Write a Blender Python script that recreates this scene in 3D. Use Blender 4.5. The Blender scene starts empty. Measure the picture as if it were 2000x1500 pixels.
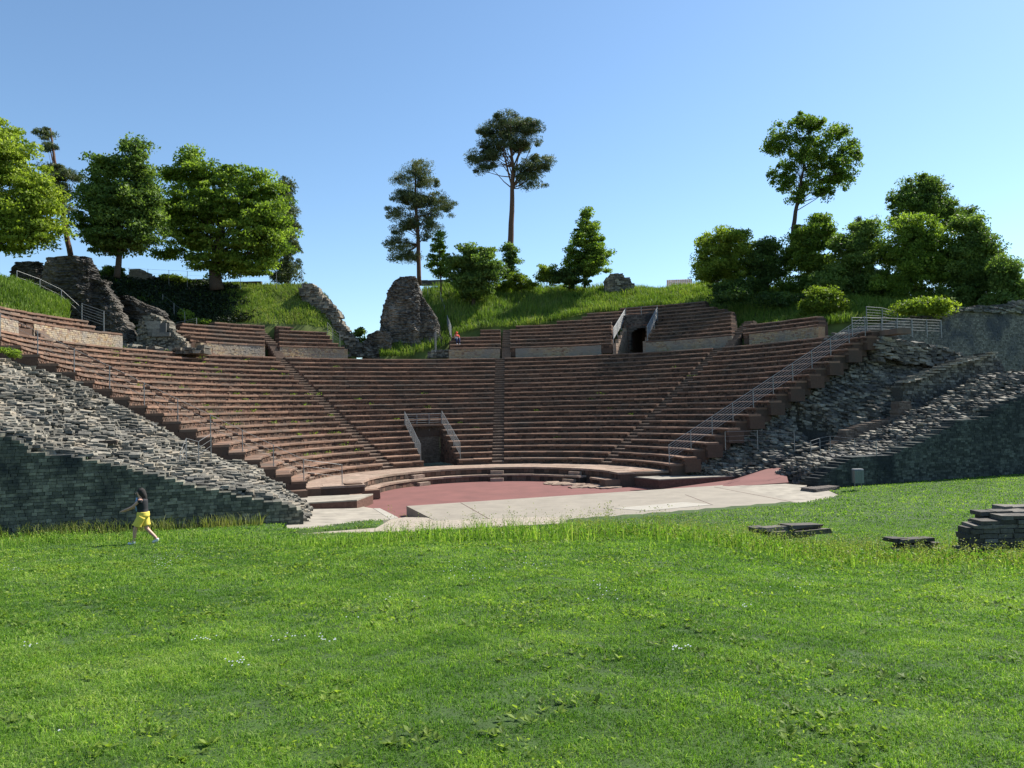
import bpy, math
import numpy as np
from mathutils import Matrix, Vector

# ------------------------------------------------------------------ camera, world, sun, exposure
sc = bpy.context.scene
COL = sc.collection
EYE = 4.8
F = 1500.0; HOR = 797.92; ROLL = -0.0218
TH = math.atan((HOR - 750) / F)
cam_d = bpy.data.cameras.new('camera'); cam = bpy.data.objects.new('camera', cam_d); COL.objects.link(cam)
cam_d.sensor_width = 36; cam_d.lens = 27.0; cam_d.clip_end = 5000; cam_d.clip_start = 0.1
fwd = Vector((0, math.cos(TH), math.sin(TH))); up0 = Vector((0, -math.sin(TH), math.cos(TH))); rt0 = Vector((1, 0, 0))
c_, s_ = math.cos(ROLL), math.sin(ROLL)
rt = rt0 * c_ + up0 * s_          # image right in world
upv = up0 * c_ - rt0 * s_
M = Matrix((rt, upv, -fwd)).transposed().to_4x4(); M.translation = Vector((0, 0, EYE))
cam.matrix_world = M
sc.camera = cam

SUN_AZ = math.radians(58)      # clockwise from +Y (depth) towards +X (right)
SUN_EL = math.radians(47)
w = bpy.data.worlds.new('World'); sc.world = w; w.use_nodes = True
nt = w.node_tree
bg = nt.nodes['Background']
sky = nt.nodes.new('ShaderNodeTexSky'); sky.sky_type = 'NISHITA'; sky.sun_disc = False
sky.sun_elevation = SUN_EL; sky.sun_rotation = SUN_AZ; sky.altitude = 300
sky.air_density = 1.0; sky.dust_density = 0.45; sky.ozone_density = 0.5
wb = nt.nodes.new('ShaderNodeMix'); wb.data_type = 'RGBA'; wb.blend_type = 'MULTIPLY'; wb.inputs[0].default_value = 1.0
nt.links.new(sky.outputs[0], wb.inputs[6]); wb.inputs[7].default_value = (.86, 1.02, 1.11, 1)      # the phone's cool white balance
nt.links.new(wb.outputs[2], bg.inputs[0]); bg.inputs[1].default_value = 0.088
sun_d = bpy.data.lights.new('sun', 'SUN'); sun_d.energy = 5.0; sun_d.angle = math.radians(0.53); sun_d.color = (1, 0.95, 0.87)
sun = bpy.data.objects.new('sun', sun_d); COL.objects.link(sun)
sdir = Vector((math.sin(SUN_AZ) * math.cos(SUN_EL), math.cos(SUN_AZ) * math.cos(SUN_EL), math.sin(SUN_EL)))
sun.rotation_euler = sdir.to_track_quat('Z', 'Y').to_euler(); sun.location = (60, 60, 90)
sc.view_settings.view_transform = 'Standard'; sc.view_settings.look = 'None'
sc.view_settings.exposure = 0.95; sc.view_settings.gamma = 1.0
sc.render.engine = 'CYCLES'

rng = np.random.default_rng(7)
R_ = math.radians

# ------------------------------------------------------------------ coordinates
def ray(px, py):
    u, v = px - 1000, py - 750
    c, s = math.cos(ROLL), math.sin(ROLL)
    u0 = u * c + v * s; v0 = -u * s + v * c
    X = u0 / F; yc = -v0 / F
    return X, math.cos(TH) - yc * math.sin(TH), math.sin(TH) + yc * math.cos(TH)
def at_h(px, py, h):
    X, Y, Z = ray(px, py); k = (h - EYE) / Z
    return X * k, Y * k, h
def at_d(px, py, d):
    X, Y, Z = ray(px, py); k = d / Y
    return X * k, d, EYE + Z * k
CX, CY = -1.1614, 44.4483          # centre of the orchestra
A = R_(20.5); CA, SA = math.cos(A), math.sin(A)
def W(x, y, z):                    # theatre axes (x right, y back) -> world
    return CX + x * CA - y * SA, CY + x * SA + y * CA, z
def Wv(P):
    P = np.asarray(P, float); o = P.copy()
    o[..., 0] = CX + P[..., 0] * CA - P[..., 1] * SA
    o[..., 1] = CY + P[..., 0] * SA + P[..., 1] * CA
    return o
def PL(px, py, yl):                # pixel -> point on the vertical plane y=yl of the theatre axes: (x, z)
    X, Y, Z = ray(px, py)
    # local y = -(wx-CX)*SA + (wy-CY)*CA
    k = (yl - CX * SA + CY * CA) / (-X * SA + Y * CA)
    wx, wy, wz = X * k, Y * k, EYE + Z * k
    return (wx - CX) * CA + (wy - CY) * SA, wz
def polar(Rr, a):                  # radius, world angle clockwise from +Y
    return CX + Rr * np.sin(a), CY + Rr * np.cos(a)
def ang_px(px, Rr):                # world angle at radius Rr seen at column px (far side of the circle)
    t = (px - 1000) / F
    aa = np.linspace(R_(-125), R_(95), 4001)
    x, y = polar(Rr, aa)
    return float(aa[np.argmin(np.abs(x / y - t) + (y < 30) * 9)])
def nz(x, y, s=1.0, seed=0):       # cheap smooth noise
    x = np.asarray(x, float) / s + seed * 7.13; y = np.asarray(y, float) / s - seed * 3.7
    return (np.sin(x * 1.7 + 1.3 * np.sin(y * 1.1)) + np.sin(y * 2.1 + 1.7 * np.sin(x * .9 + 2)) + .6 * np.sin(x * 3.9 + y * 3.1) + .4 * np.sin(5.3 * x - 4.7 * y)) / 3.0

# ------------------------------------------------------------------ materials
def new_mat(name):
    m = bpy.data.materials.new(name); m.use_nodes = True
    t = m.node_tree; b = t.nodes['Principled BSDF']
    return m, t, b
def ramp(t, fac, stops):
    r = t.nodes.new('ShaderNodeValToRGB'); e = r.color_ramp.elements
    while len(e) < len(stops): e.new(0.5)
    for i, (p, c) in enumerate(stops):
        e[i].position = p; e[i].color = (*c, 1)
    t.links.new(fac, r.inputs[0]); return r.outputs[0]
def noise(t, scale, detail=5, rough=.6, coord=None, sc3=None):
    tc = t.nodes.new('ShaderNodeTexCoord')
    src = tc.outputs['Object']
    if sc3:
        mp = t.nodes.new('ShaderNodeMapping'); mp.inputs['Scale'].default_value = sc3
        t.links.new(src, mp.inputs[0]); src = mp.outputs[0]
    n = t.nodes.new('ShaderNodeTexNoise'); n.inputs['Scale'].default_value = scale
    n.inputs['Detail'].default_value = detail; n.inputs['Roughness'].default_value = rough
    t.links.new(src, n.inputs[0]); return n.outputs[0]
def mixc(t, fac, a, b, mode='MIX'):
    m = t.nodes.new('ShaderNodeMix'); m.data_type = 'RGBA'; m.blend_type = mode
    for i, v in ((0, fac), (6, a), (7, b)):
        if isinstance(v, (int, float)): m.inputs[i].default_value = v
        elif isinstance(v, tuple): m.inputs[i].default_value = (*v, 1)
        else: t.links.new(v, m.inputs[i])
    return m.outputs[2]
def attr(t, name='tint'):
    a = t.nodes.new('ShaderNodeAttribute'); a.attribute_name = name; return a.outputs['Fac']
def bump(t, b, h, strength, dist):
    bn = t.nodes.new('ShaderNodeBump'); bn.inputs['Strength'].default_value = strength; bn.inputs['Distance'].default_value = dist
    t.links.new(h, bn.inputs['Height']); t.links.new(bn.outputs[0], b.inputs['Normal'])
def stone_mat(name, cols, fine=9.0, lo=.6, hi=1.25, patch=None, patch_s=.35, patch_lo=.48, patch_hi=.62, bs=.5, bd=.03, rough=.9, patch_sc=None, patch2=None):
    """stone whose colour differs from block to block (tint), with fine grain and optional stains"""
    m, t, b = new_mat(name)
    n = len(cols)
    base = ramp(t, attr(t), [(i / (n - 1), c) for i, c in enumerate(cols)])
    g = noise(t, fine, 6, .7)
    gr = ramp(t, g, [(.3, (lo,) * 3), (.7, (hi,) * 3)])
    col = mixc(t, 1.0, base, gr, 'MULTIPLY')
    if patch:
        pn = noise(t, patch_s, 4, .65, sc3=patch_sc)
        f = ramp(t, pn, [(patch_lo, (0, 0, 0)), (patch_hi, (1, 1, 1))])
        col = mixc(t, f, col, patch)
    if patch2:
        pn = noise(t, patch2[1], 5, .7)
        f = ramp(t, pn, [(.52, (0, 0, 0)), (.66, (.8, .8, .8))])
        col = mixc(t, f, col, patch2[0])
    t.links.new(col, b.inputs['Base Color']); b.inputs['Roughness'].default_value = rough
    b.inputs['Specular IOR Level'].default_value = .25
    bump(t, b, g, bs, bd)
    return m
def leaf_mat(name, cols, trans=.35, patch_s=.4, rough=.55):
    m, t, b = new_mat(name)
    n = len(cols)
    base = ramp(t, attr(t), [(i / (n - 1), c) for i, c in enumerate(cols)])
    pn = noise(t, patch_s, 3, .6)
    v = ramp(t, pn, [(.3, (.72, .78, .8)), (.7, (1.25, 1.18, 1.05))])
    col = mixc(t, 1.0, base, v, 'MULTIPLY')
    t.links.new(col, b.inputs['Base Color']); b.inputs['Roughness'].default_value = rough
    b.inputs['Specular IOR Level'].default_value = .18
    tr = t.nodes.new('ShaderNodeBsdfTranslucent')
    tcol = mixc(t, 1.0, col, (1.25, 1.35, .6), 'MULTIPLY')
    t.links.new(tcol, tr.inputs[0])
    mx = t.nodes.new('ShaderNodeMixShader'); mx.inputs[0].default_value = trans
    t.links.new(b.outputs[0], mx.inputs[1]); t.links.new(tr.outputs[0], mx.inputs[2])
    t.links.new(mx.outputs[0], t.nodes['Material Output'].inputs[0])
    return m
def plain(name, col, rough=.6, metal=0., n_s=None, n_amt=.25):
    m, t, b = new_mat(name)
    b.inputs['Roughness'].default_value = rough; b.inputs['Metallic'].default_value = metal
    if n_s:
        g = noise(t, n_s, 5, .6)
        v = ramp(t, g, [(.3, (1 - n_amt,) * 3), (.7, (1 + n_amt,) * 3)])
        t.links.new(mixc(t, 1.0, col, v, 'MULTIPLY'), b.inputs['Base Color'])
        bump(t, b, g, .3, .01)
    else: b.inputs['Base Color'].default_value = (*col, 1)
    return m

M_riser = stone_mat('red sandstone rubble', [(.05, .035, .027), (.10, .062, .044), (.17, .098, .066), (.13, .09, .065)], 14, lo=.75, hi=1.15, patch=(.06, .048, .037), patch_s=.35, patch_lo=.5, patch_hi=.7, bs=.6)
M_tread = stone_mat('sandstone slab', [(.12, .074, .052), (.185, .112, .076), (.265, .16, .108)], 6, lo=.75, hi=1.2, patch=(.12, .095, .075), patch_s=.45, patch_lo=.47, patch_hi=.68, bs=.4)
M_step = stone_mat('worn step stone', [(.11, .075, .055), (.17, .12, .09), (.24, .175, .13)], 6, bs=.4)
M_podium = stone_mat('pale sandstone slab', [(.25, .175, .13), (.30, .215, .16), (.35, .255, .195)], 4, patch=(.25, .19, .14), patch_s=.8)
M_core = stone_mat('dark sandstone core', [(.10, .055, .04), (.14, .075, .055)], 8)
M_ochre = stone_mat('ochre small blocks', [(.30, .20, .11), (.42, .32, .19), (.36, .30, .22), (.22, .13, .09)], 12, patch=(.24, .22, .19), patch_s=.25, patch_lo=.42, patch_hi=.6)
M_rubble = stone_mat('weathered grey rubble', [(.07, .066, .055), (.12, .113, .094), (.185, .172, .14), (.30, .275, .22)], 7, patch=(.12, .12, .11), patch_s=.6, patch_lo=.55, patch_hi=.72, bs=.9, bd=.06, patch2=((.36, .30, .22), .9))
M_rubble_d = stone_mat('dark weathered rubble', [(.07, .066, .056), (.12, .112, .095), (.19, .178, .145), (.32, .295, .235)], 7, patch=(.07, .07, .07), patch_s=.45, patch_lo=.5, patch_hi=.7, bs=.9, bd=.06)
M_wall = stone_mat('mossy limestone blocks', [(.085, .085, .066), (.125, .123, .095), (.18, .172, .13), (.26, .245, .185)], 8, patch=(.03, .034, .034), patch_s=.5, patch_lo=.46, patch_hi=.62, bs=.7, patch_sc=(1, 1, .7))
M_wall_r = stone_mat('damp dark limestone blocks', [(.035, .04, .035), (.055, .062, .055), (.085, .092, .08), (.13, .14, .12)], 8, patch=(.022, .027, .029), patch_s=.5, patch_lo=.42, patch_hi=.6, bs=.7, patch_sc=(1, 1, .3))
M_ruin = stone_mat('ruin masonry', [(.05, .045, .04), (.085, .072, .062), (.14, .115, .095), (.12, .105, .095)], 5, patch=(.035, .033, .034), patch_s=.35, bs=1., bd=.1)
M_backwall = stone_mat('grey block masonry', [(.11, .105, .09), (.17, .16, .14), (.25, .235, .20)], 8, patch=(.07, .075, .085), patch_s=.3, bs=.6)
M_brick = stone_mat('brown brick', [(.12, .09, .07), (.17, .13, .10), (.22, .17, .13)], 9, bs=.6)
M_red = plain('red floor coating', (.155, .057, .047), .85, 0, .7, .16)
M_conc = plain('pale stage slabs', (.235, .205, .16), .85, 0, 1.2, .14)
M_conc2 = plain('whiter slab', (.31, .285, .235), .85, 0, 2.0, .10)
M_pave = plain('stone paving', (.27, .24, .19), .9, 0, 1.5, .28)
M_gravel = plain('gravel path', (.29, .245, .19), .95, 0, 6, .3)
M_metal = plain('galvanised steel', (.23, .235, .23), .5, .5)
M_bark = stone_mat('bark', [(.06, .045, .035), (.10, .075, .055)], 12, bs=1., bd=.05)
M_bark_p = stone_mat('pine bark', [(.10, .055, .035), (.17, .095, .06)], 10, bs=1., bd=.05)
M_leaf = leaf_mat('broad leaves', [(.07, .12, .02), (.15, .23, .036), (.28, .37, .07)], .5)
M_leaf_y = leaf_mat('yellow green leaves', [(.10, .15, .022), (.21, .28, .04), (.34, .41, .08)], .5)
M_leaf_d = leaf_mat('dark leaves', [(.045, .08, .024), (.10, .165, .04), (.20, .28, .075)], .45)
M_leaf_shade = leaf_mat('shade leaf', [(.012, .022, .010), (.028, .045, .018), (.05, .075, .03)], .12)  # near-black leaf colour stands in for deep tree shade
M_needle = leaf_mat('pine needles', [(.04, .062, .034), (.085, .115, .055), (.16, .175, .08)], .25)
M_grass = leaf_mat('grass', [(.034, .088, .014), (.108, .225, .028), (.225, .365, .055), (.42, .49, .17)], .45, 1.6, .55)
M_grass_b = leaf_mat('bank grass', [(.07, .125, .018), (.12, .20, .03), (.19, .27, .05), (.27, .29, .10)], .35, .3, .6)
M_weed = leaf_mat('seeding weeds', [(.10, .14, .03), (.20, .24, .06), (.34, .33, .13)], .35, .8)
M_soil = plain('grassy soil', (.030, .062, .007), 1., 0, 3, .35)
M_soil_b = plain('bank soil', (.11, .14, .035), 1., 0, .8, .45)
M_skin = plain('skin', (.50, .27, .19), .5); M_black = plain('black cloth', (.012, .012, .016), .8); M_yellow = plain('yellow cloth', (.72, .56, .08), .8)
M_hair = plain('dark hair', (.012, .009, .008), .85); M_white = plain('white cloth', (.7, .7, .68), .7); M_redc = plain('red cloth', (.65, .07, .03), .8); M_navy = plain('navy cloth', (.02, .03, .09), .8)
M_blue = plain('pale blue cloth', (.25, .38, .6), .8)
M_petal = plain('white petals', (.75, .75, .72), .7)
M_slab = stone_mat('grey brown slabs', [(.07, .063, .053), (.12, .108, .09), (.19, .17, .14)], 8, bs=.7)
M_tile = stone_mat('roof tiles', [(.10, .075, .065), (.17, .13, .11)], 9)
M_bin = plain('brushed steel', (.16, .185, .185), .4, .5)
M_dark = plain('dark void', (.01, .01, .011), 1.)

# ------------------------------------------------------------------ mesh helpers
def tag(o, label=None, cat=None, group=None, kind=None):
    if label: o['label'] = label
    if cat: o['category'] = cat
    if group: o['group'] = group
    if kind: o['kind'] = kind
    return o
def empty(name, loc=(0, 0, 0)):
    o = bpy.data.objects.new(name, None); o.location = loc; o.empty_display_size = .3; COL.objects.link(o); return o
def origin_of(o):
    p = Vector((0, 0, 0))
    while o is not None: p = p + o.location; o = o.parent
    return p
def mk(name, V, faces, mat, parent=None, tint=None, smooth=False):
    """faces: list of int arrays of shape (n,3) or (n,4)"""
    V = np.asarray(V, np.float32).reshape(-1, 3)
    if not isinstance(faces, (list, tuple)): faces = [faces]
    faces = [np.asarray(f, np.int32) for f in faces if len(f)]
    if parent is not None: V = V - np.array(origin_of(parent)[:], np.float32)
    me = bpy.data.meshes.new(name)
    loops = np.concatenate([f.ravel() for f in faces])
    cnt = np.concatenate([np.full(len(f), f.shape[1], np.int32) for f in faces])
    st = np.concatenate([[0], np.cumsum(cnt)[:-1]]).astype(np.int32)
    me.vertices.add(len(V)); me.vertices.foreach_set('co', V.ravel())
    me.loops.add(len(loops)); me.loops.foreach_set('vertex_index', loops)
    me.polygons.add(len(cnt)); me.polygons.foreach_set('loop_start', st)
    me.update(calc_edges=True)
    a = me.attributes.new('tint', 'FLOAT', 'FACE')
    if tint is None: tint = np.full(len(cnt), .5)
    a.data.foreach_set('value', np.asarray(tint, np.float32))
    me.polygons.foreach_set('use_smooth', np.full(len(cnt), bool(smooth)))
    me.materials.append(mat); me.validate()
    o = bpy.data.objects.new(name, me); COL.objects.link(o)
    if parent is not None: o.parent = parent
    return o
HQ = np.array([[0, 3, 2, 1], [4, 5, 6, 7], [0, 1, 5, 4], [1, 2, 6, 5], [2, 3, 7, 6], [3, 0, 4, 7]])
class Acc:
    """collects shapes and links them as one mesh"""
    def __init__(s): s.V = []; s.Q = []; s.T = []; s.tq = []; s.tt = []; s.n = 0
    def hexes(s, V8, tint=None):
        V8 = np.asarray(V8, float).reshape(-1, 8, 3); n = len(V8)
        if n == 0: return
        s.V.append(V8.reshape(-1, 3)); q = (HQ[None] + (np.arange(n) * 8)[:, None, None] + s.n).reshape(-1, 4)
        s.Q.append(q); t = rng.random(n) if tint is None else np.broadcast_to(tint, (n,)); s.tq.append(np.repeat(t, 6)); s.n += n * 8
    def grid(s, P, tint=.5, flip=False):
        P = np.asarray(P, float); a, b = P.shape[:2]
        i = np.arange(a * b).reshape(a, b)
        q = np.stack([i[:-1, :-1], i[1:, :-1], i[1:, 1:], i[:-1, 1:]], -1).reshape(-1, 4)
        if flip: q = q[:, ::-1]
        s.V.append(P.reshape(-1, 3)); s.Q.append(q + s.n); s.tq.append(np.full(len(q), tint)); s.n += a * b
    def tube(s, pts, rad, n=7, tint=.5, cap=True):
        pts = np.asarray(pts, float); k = len(pts); rad = np.broadcast_to(rad, (k,))
        d = np.gradient(pts, axis=0); d /= np.linalg.norm(d, axis=1)[:, None] + 1e-9
        ref = np.array([0, 0, 1.]) if abs(d[:, 2]).mean() < .8 else np.array([1., 0, 0])
        x = np.cross(d, ref); x /= np.linalg.norm(x, axis=1)[:, None] + 1e-9; y = np.cross(d, x)
        th = np.linspace(0, 2 * np.pi, n, endpoint=False)
        P = pts[:, None] + rad[:, None, None] * (np.cos(th)[None, :, None] * x[:, None] + np.sin(th)[None, :, None] * y[:, None])
        i = np.arange(k * n).reshape(k, n); j = np.roll(i, -1, 1)
        q = np.stack([i[:-1], j[:-1], j[1:], i[1:]], -1).reshape(-1, 4)
        s.V.append(P.reshape(-1, 3)); s.Q.append(q + s.n); s.tq.append(np.full(len(q), tint)); s.n += k * n
        if cap:
            s.V.append(pts[[0, -1]]); off = s.n - k * n; c0, c1 = s.n, s.n + 1; s.n += 2
            t0 = np.stack([np.full(n, c0), j[0] + off, i[0] + off], -1); t1 = np.stack([np.full(n, c1), i[-1] + off, j[-1] + off], -1)
            s.T.append(np.concatenate([t0, t1])); s.tt.append(np.full(2 * n, tint))
    def tris(s, V, T, tint):
        s.V.append(V); s.T.append(T + s.n); s.tt.append(tint); s.n += len(V)
    def quads(s, V, Q, tint):
        s.V.append(V); s.Q.append(Q + s.n); s.tq.append(tint); s.n += len(V)
    def build(s, name, mat, parent=None, smooth=False):
        fs = []; ts = []
        if s.Q: fs.append(np.concatenate(s.Q)); ts.append(np.concatenate(s.tq))
        if s.T: fs.append(np.concatenate(s.T)); ts.append(np.concatenate(s.tt))
        return mk(name, np.concatenate(s.V), fs, mat, parent, np.concatenate(ts), smooth)
def boxV(c, h, rot=0., jit=0., tilt=0.):
    """c (n,3) centres, h (n,3) half sizes, rot (n,) about z -> (n,8,3)"""
    c = np.atleast_2d(np.asarray(c, float)); n = len(c); h = np.broadcast_to(np.asarray(h, float), (n, 3)); rot = np.broadcast_to(rot, (n,))
    sg = np.array([[-1, -1, -1], [1, -1, -1], [1, 1, -1], [-1, 1, -1], [-1, -1, 1], [1, -1, 1], [1, 1, 1], [-1, 1, 1]], float)
    P = sg[None] * h[:, None]
    if jit: P = P + (rng.random(P.shape) - .5) * 2 * jit * h[:, None]
    if tilt:
        tx = rng.normal(0, tilt, (n, 1)); ty = rng.normal(0, tilt, (n, 1)); P[..., 2] += P[..., 0] * tx + P[..., 1] * ty
    x = P[..., 0] * np.cos(rot)[:, None] - P[..., 1] * np.sin(rot)[:, None]
    y = P[..., 0] * np.sin(rot)[:, None] + P[..., 1] * np.cos(rot)[:, None]
    return np.stack([x, y, P[..., 2]], -1) + c[:, None]
def ringV(r0, r1, a0, a1, z0, z1, jit=0.):
    """solid sector blocks, arrays broadcast -> (n,8,3) world"""
    r0, r1, a0, a1, z0, z1 = np.broadcast_arrays(*[np.atleast_1d(np.asarray(v, float)) for v in (r0, r1, a0, a1, z0, z1)])
    out = np.zeros((len(r0), 8, 3))
    for i, (r, a, z) in enumerate([(r0, a0, z0), (r0, a1, z0), (r1, a1, z0), (r1, a0, z0), (r0, a0, z1), (r0, a1, z1), (r1, a1, z1), (r1, a0, z1)]):
        out[:, i, 0], out[:, i, 1] = polar(r, a); out[:, i, 2] = z
    if jit: out += (rng.random(out.shape) - .5) * 2 * jit
    # angle runs clockwise: keep faces outward
    return out
def interp(x, pts):
    p = np.asarray(sorted(pts)); return np.interp(x, p[:, 0], p[:, 1])
def inside(poly, x, y):
    poly = np.asarray(poly); n = len(poly); r = np.zeros(np.shape(x), bool)
    for i in range(n):
        x0, y0 = poly[i]; x1, y1 = poly[(i + 1) % n]
        c = (y0 > y) != (y1 > y)
        with np.errstate(divide='ignore', invalid='ignore'):
            r ^= c & (x < (x1 - x0) * (y - y0) / (y1 - y0 + 1e-12) + x0)
    return r
def stone_wall(acc, poly, O, U, thick, bw, bh, jit=.1, proud=.03, core=True, tint=None, gap=.012):
    """vertical masonry: poly in (s,z); O world origin (x,y), U unit direction; thickness goes to the left of U.
    courses of blocks through the full thickness around a slightly thinner core"""
    poly = np.asarray(poly, float); s0, z0 = poly.min(0); s1, z1 = poly.max(0)
    U = np.asarray(U, float); U = U / np.linalg.norm(U); N = np.array([-U[1], U[0]])
    cs = []; hs = []
    z = z0; row = 0
    while z < z1:
        h = bh * (.85 + .3 * rng.random()); nb = int((s1 - s0) / bw) + 2
        wv = bw * (.6 + .8 * rng.random(nb)); e = s0 - bw * rng.random() + np.concatenate([[0], np.cumsum(wv)])
        mid = (e[:-1] + e[1:]) / 2; ok = inside(poly, mid, np.full(len(mid), z + h * .5))
        m = mid[ok]; ww = (e[1:] - e[:-1])[ok]
        pr = proud * (rng.random(len(m)) * 1.6 - .3)
        off = thick / 2
        cs.append(np.stack([O[0] + U[0] * m + N[0] * off, O[1] + U[1] * m + N[1] * off, np.full(len(m), z + h / 2)], -1))
        hs.append(np.stack([ww / 2 - gap / 2, thick / 2 + pr, np.full(len(m), h / 2 - gap / 2)], -1))
        z += h; row += 1
    c = np.concatenate(cs); h = np.concatenate(hs)
    rot = math.atan2(U[1], U[0])
    V = boxV(c, h, rot, 0)
    V += (rng.random(V.shape) - .5) * 2 * jit * np.minimum(bw, bh) * .5
    t = rng.random(len(c)) if tint is None else tint(c)
    acc.hexes(V, t)
    if core:
        # core: thin column boxes filled from the bottom to the polygon's top at each s
        ns = max(2, int((s1 - s0) / bw)); e = np.linspace(s0, s1, ns + 1)
        zz = np.linspace(z0, z1, 120)
        for a, b in zip(e[:-1], e[1:]):
            m = (a + b) / 2; ins = inside(poly, np.full(120, m), zz)
            if ins.any():
                lo, hi = zz[ins].min(), zz[ins].max() - bh * .6
                if hi > lo:
                    cc = [O[0] + U[0] * m + N[0] * thick / 2, O[1] + U[1] * m + N[1] * thick / 2, (lo + hi) / 2]
                    acc.hexes(boxV([cc], [(b - a) / 2, thick / 2 - .03, (hi - lo) / 2], rot), 0.0)
def rubble_field(acc, hf, x0, x1, y0, y1, cx=.42, cy=.26, course=.16, local=True, ground=0., maxstack=9, tintf=None):
    """stones laid in courses under a height function (nan = no stone)"""
    xs = np.arange(x0, x1, cx); ys = np.arange(y0, y1, cy)
    X, Y = np.meshgrid(xs, ys, indexing='ij')
    X = X + ((np.arange(len(ys)) % 2) * cx / 2)[None]
    Hh = hf(X, Y)
    g = np.where(np.isnan(Hh), ground, Hh)
    gp = np.pad(g, 1, constant_values=ground)
    nb = np.minimum.reduce([gp[:-2, 1:-1], gp[2:, 1:-1], gp[1:-1, :-2], gp[1:-1, 2:]])
    cs = []; hs = []; 
    for k in range(maxstack):
        top = np.round((Hh - rng.random(Hh.shape) * .05) / course) * course - k * course
        ok = ~np.isnan(Hh) & ((k == 0) | (top > nb - course * .2))
        n = ok.sum()
        if n == 0: break
        grow = 1 + .06 * k
        hx = cx * (.40 + .38 * rng.random(n)); hy = cy * (.45 + .32 * rng.random(n)); hz = course * (.36 + .26 * rng.random(n))
        cs.append(np.stack([X[ok] + rng.normal(0, cx * .14, n), Y[ok] + rng.normal(0, cy * .18, n), top[ok] - hz + rng.normal(0, .015, n)], -1)); hs.append(np.stack([hx, hy, hz], -1))
    c = np.concatenate(cs); h = np.concatenate(hs)
    rot = rng.normal(0, .1, len(c))
    V = boxV(c, h, rot, .2, .05); cz = c[:, None]; V[..., 2] += (V[..., 1] - cz[..., 1]) * (.14 + .10 * rng.standard_normal(len(c)))[:, None] - (V[..., 0] - cz[..., 0]) * (.08 + .07 * rng.standard_normal(len(c)))[:, None]
    if local: V = Wv(V)
    acc.hexes(V, rng.random(len(c)) if tintf is None else tintf(c))
    # solid ground sheet beneath the stones
    P = np.stack([X, Y, np.where(np.isnan(Hh), ground - .3, Hh - course * 1.1)], -1)
    if local: P = Wv(P)
    acc.grid(P, 0.)

# ------------------------------------------------------------------ terrain: the lawn the photo is taken from
ZK = np.array([-40, 0, 4, 10, 15, 18, 21, 24, 28, 34, 45, 80.])
GM = np.array([4.5, 3.2, 2.9, 2.45, 2.07, 1.80, 1.25, .80, .45, .40, .40, .40])
GL = np.array([4.5, 3.2, 2.85, 2.25, 1.75, 1.45, 1.17, .93, .72, .62, .6, .6])
GR = np.array([4.5, 3.2, 2.85, 2.2, 1.55, 1.12, .85, .70, .58, .52, .5, .5])
HOLE = [at_h(*q)[:2] for q in [(800, 1014, .3), (842, 1018, .42), (1100, 1014, .42), (1160, 1009, .42), (1400, 992, .42), (1555, 980, .42), (1600, 974, .42), (1628, 966, .46), (1598, 953, .5), (1512, 944, .5), (1300, 930, 0.), (1000, 930, 0.), (700, 960, 0.), (720, 990, 0.1)]]
def loc_xy(X, Y):
    return (X - CX) * CA + (Y - CY) * SA, -(X - CX) * SA + (Y - CY) * CA
def G(X, Y):
    X = np.asarray(X, float); Y = np.asarray(Y, float)
    r = X / np.maximum(Y, 6)
    m = np.interp(Y, ZK, GM); l = np.interp(Y, ZK, GL); rr = np.interp(Y, ZK, GR)
    wl = np.clip((-r - .08) / .30, 0, 1); wl = wl * wl * (3 - 2 * wl)
    wr = np.clip((r - .14) / .34, 0, 1); wr = wr * wr * (3 - 2 * wr)
    h = m * (1 - wl - wr) + l * wl + rr * wr
    return h + .025 * nz(X, Y, 1.6) * np.clip((30 - Y) / 10, 0, 1)
def Ghole(X, Y):
    h = G(X, Y); x, y = loc_xy(X, Y)
    # theatre floor lies lower than the lawn
    inn = inside(HOLE, X, Y) | inside(PAV, X, Y) | inside([(-12, -11), (-6, -11), (-6, 0), (-12, 0)], x, y) | inside(PATH, X, Y) | inside(PATH2, X, Y)
    inn |= (y > -11.4)
    return np.where(inn, -.6, h)
STAGE = [(-6.7, -15.6), (8.9, -15.4), (10.9, -7.0), (-6.7, -7.0)]
def pxp(lst):
    P = [at_h(*q) for q in lst]; return [(p[0], p[1]) for p in P], [p[2] for p in P]
PAV, PAVH = pxp([(560, 1034, .66), (600, 1032, .62), (762, 1014, .34), (729, 993, .10), (700, 988, .03), (560, 985, .1)])
PATH, PATHH = pxp([(540, 1056, .60), (700, 1047, .54), (860, 1034, .47), (1100, 1022, .44), (1100, 1010, .43), (842, 1011, .40), (792, 1010, .25), (764, 1014, .33), (735, 1031, .46), (590, 1042, .60)])
PATH2, PATH2H = pxp([(1571, 985, .41), (1640, 968, .46), (1600, 950, .55), (1512, 943, .55), (1396, 952, .40)])
def lawn_sheet():
    ys = np.concatenate([np.arange(-25, 0, 2.5), np.arange(0, 60, .4), [65, 75, 100, 160, 300, 900, 3500]])
    xs = np.concatenate([[-3500, -900, -300, -120, -60], np.arange(-40, 44, .4), [60, 120, 300, 900, 3500]])
    X, Y = np.meshgrid(xs, ys, indexing='ij')
    Z = Ghole(X, Y); Z = np.where(Y > 60, -.6, Z); Z = np.where((np.abs(X) > 45) & (Y > 30), -.6, Z)
    a = Acc(); a.grid(np.stack([X, Y, Z], -1)); o = a.build('ground', M_soil, smooth=True); tag(o, kind='structure')
lawn_sheet()

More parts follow.
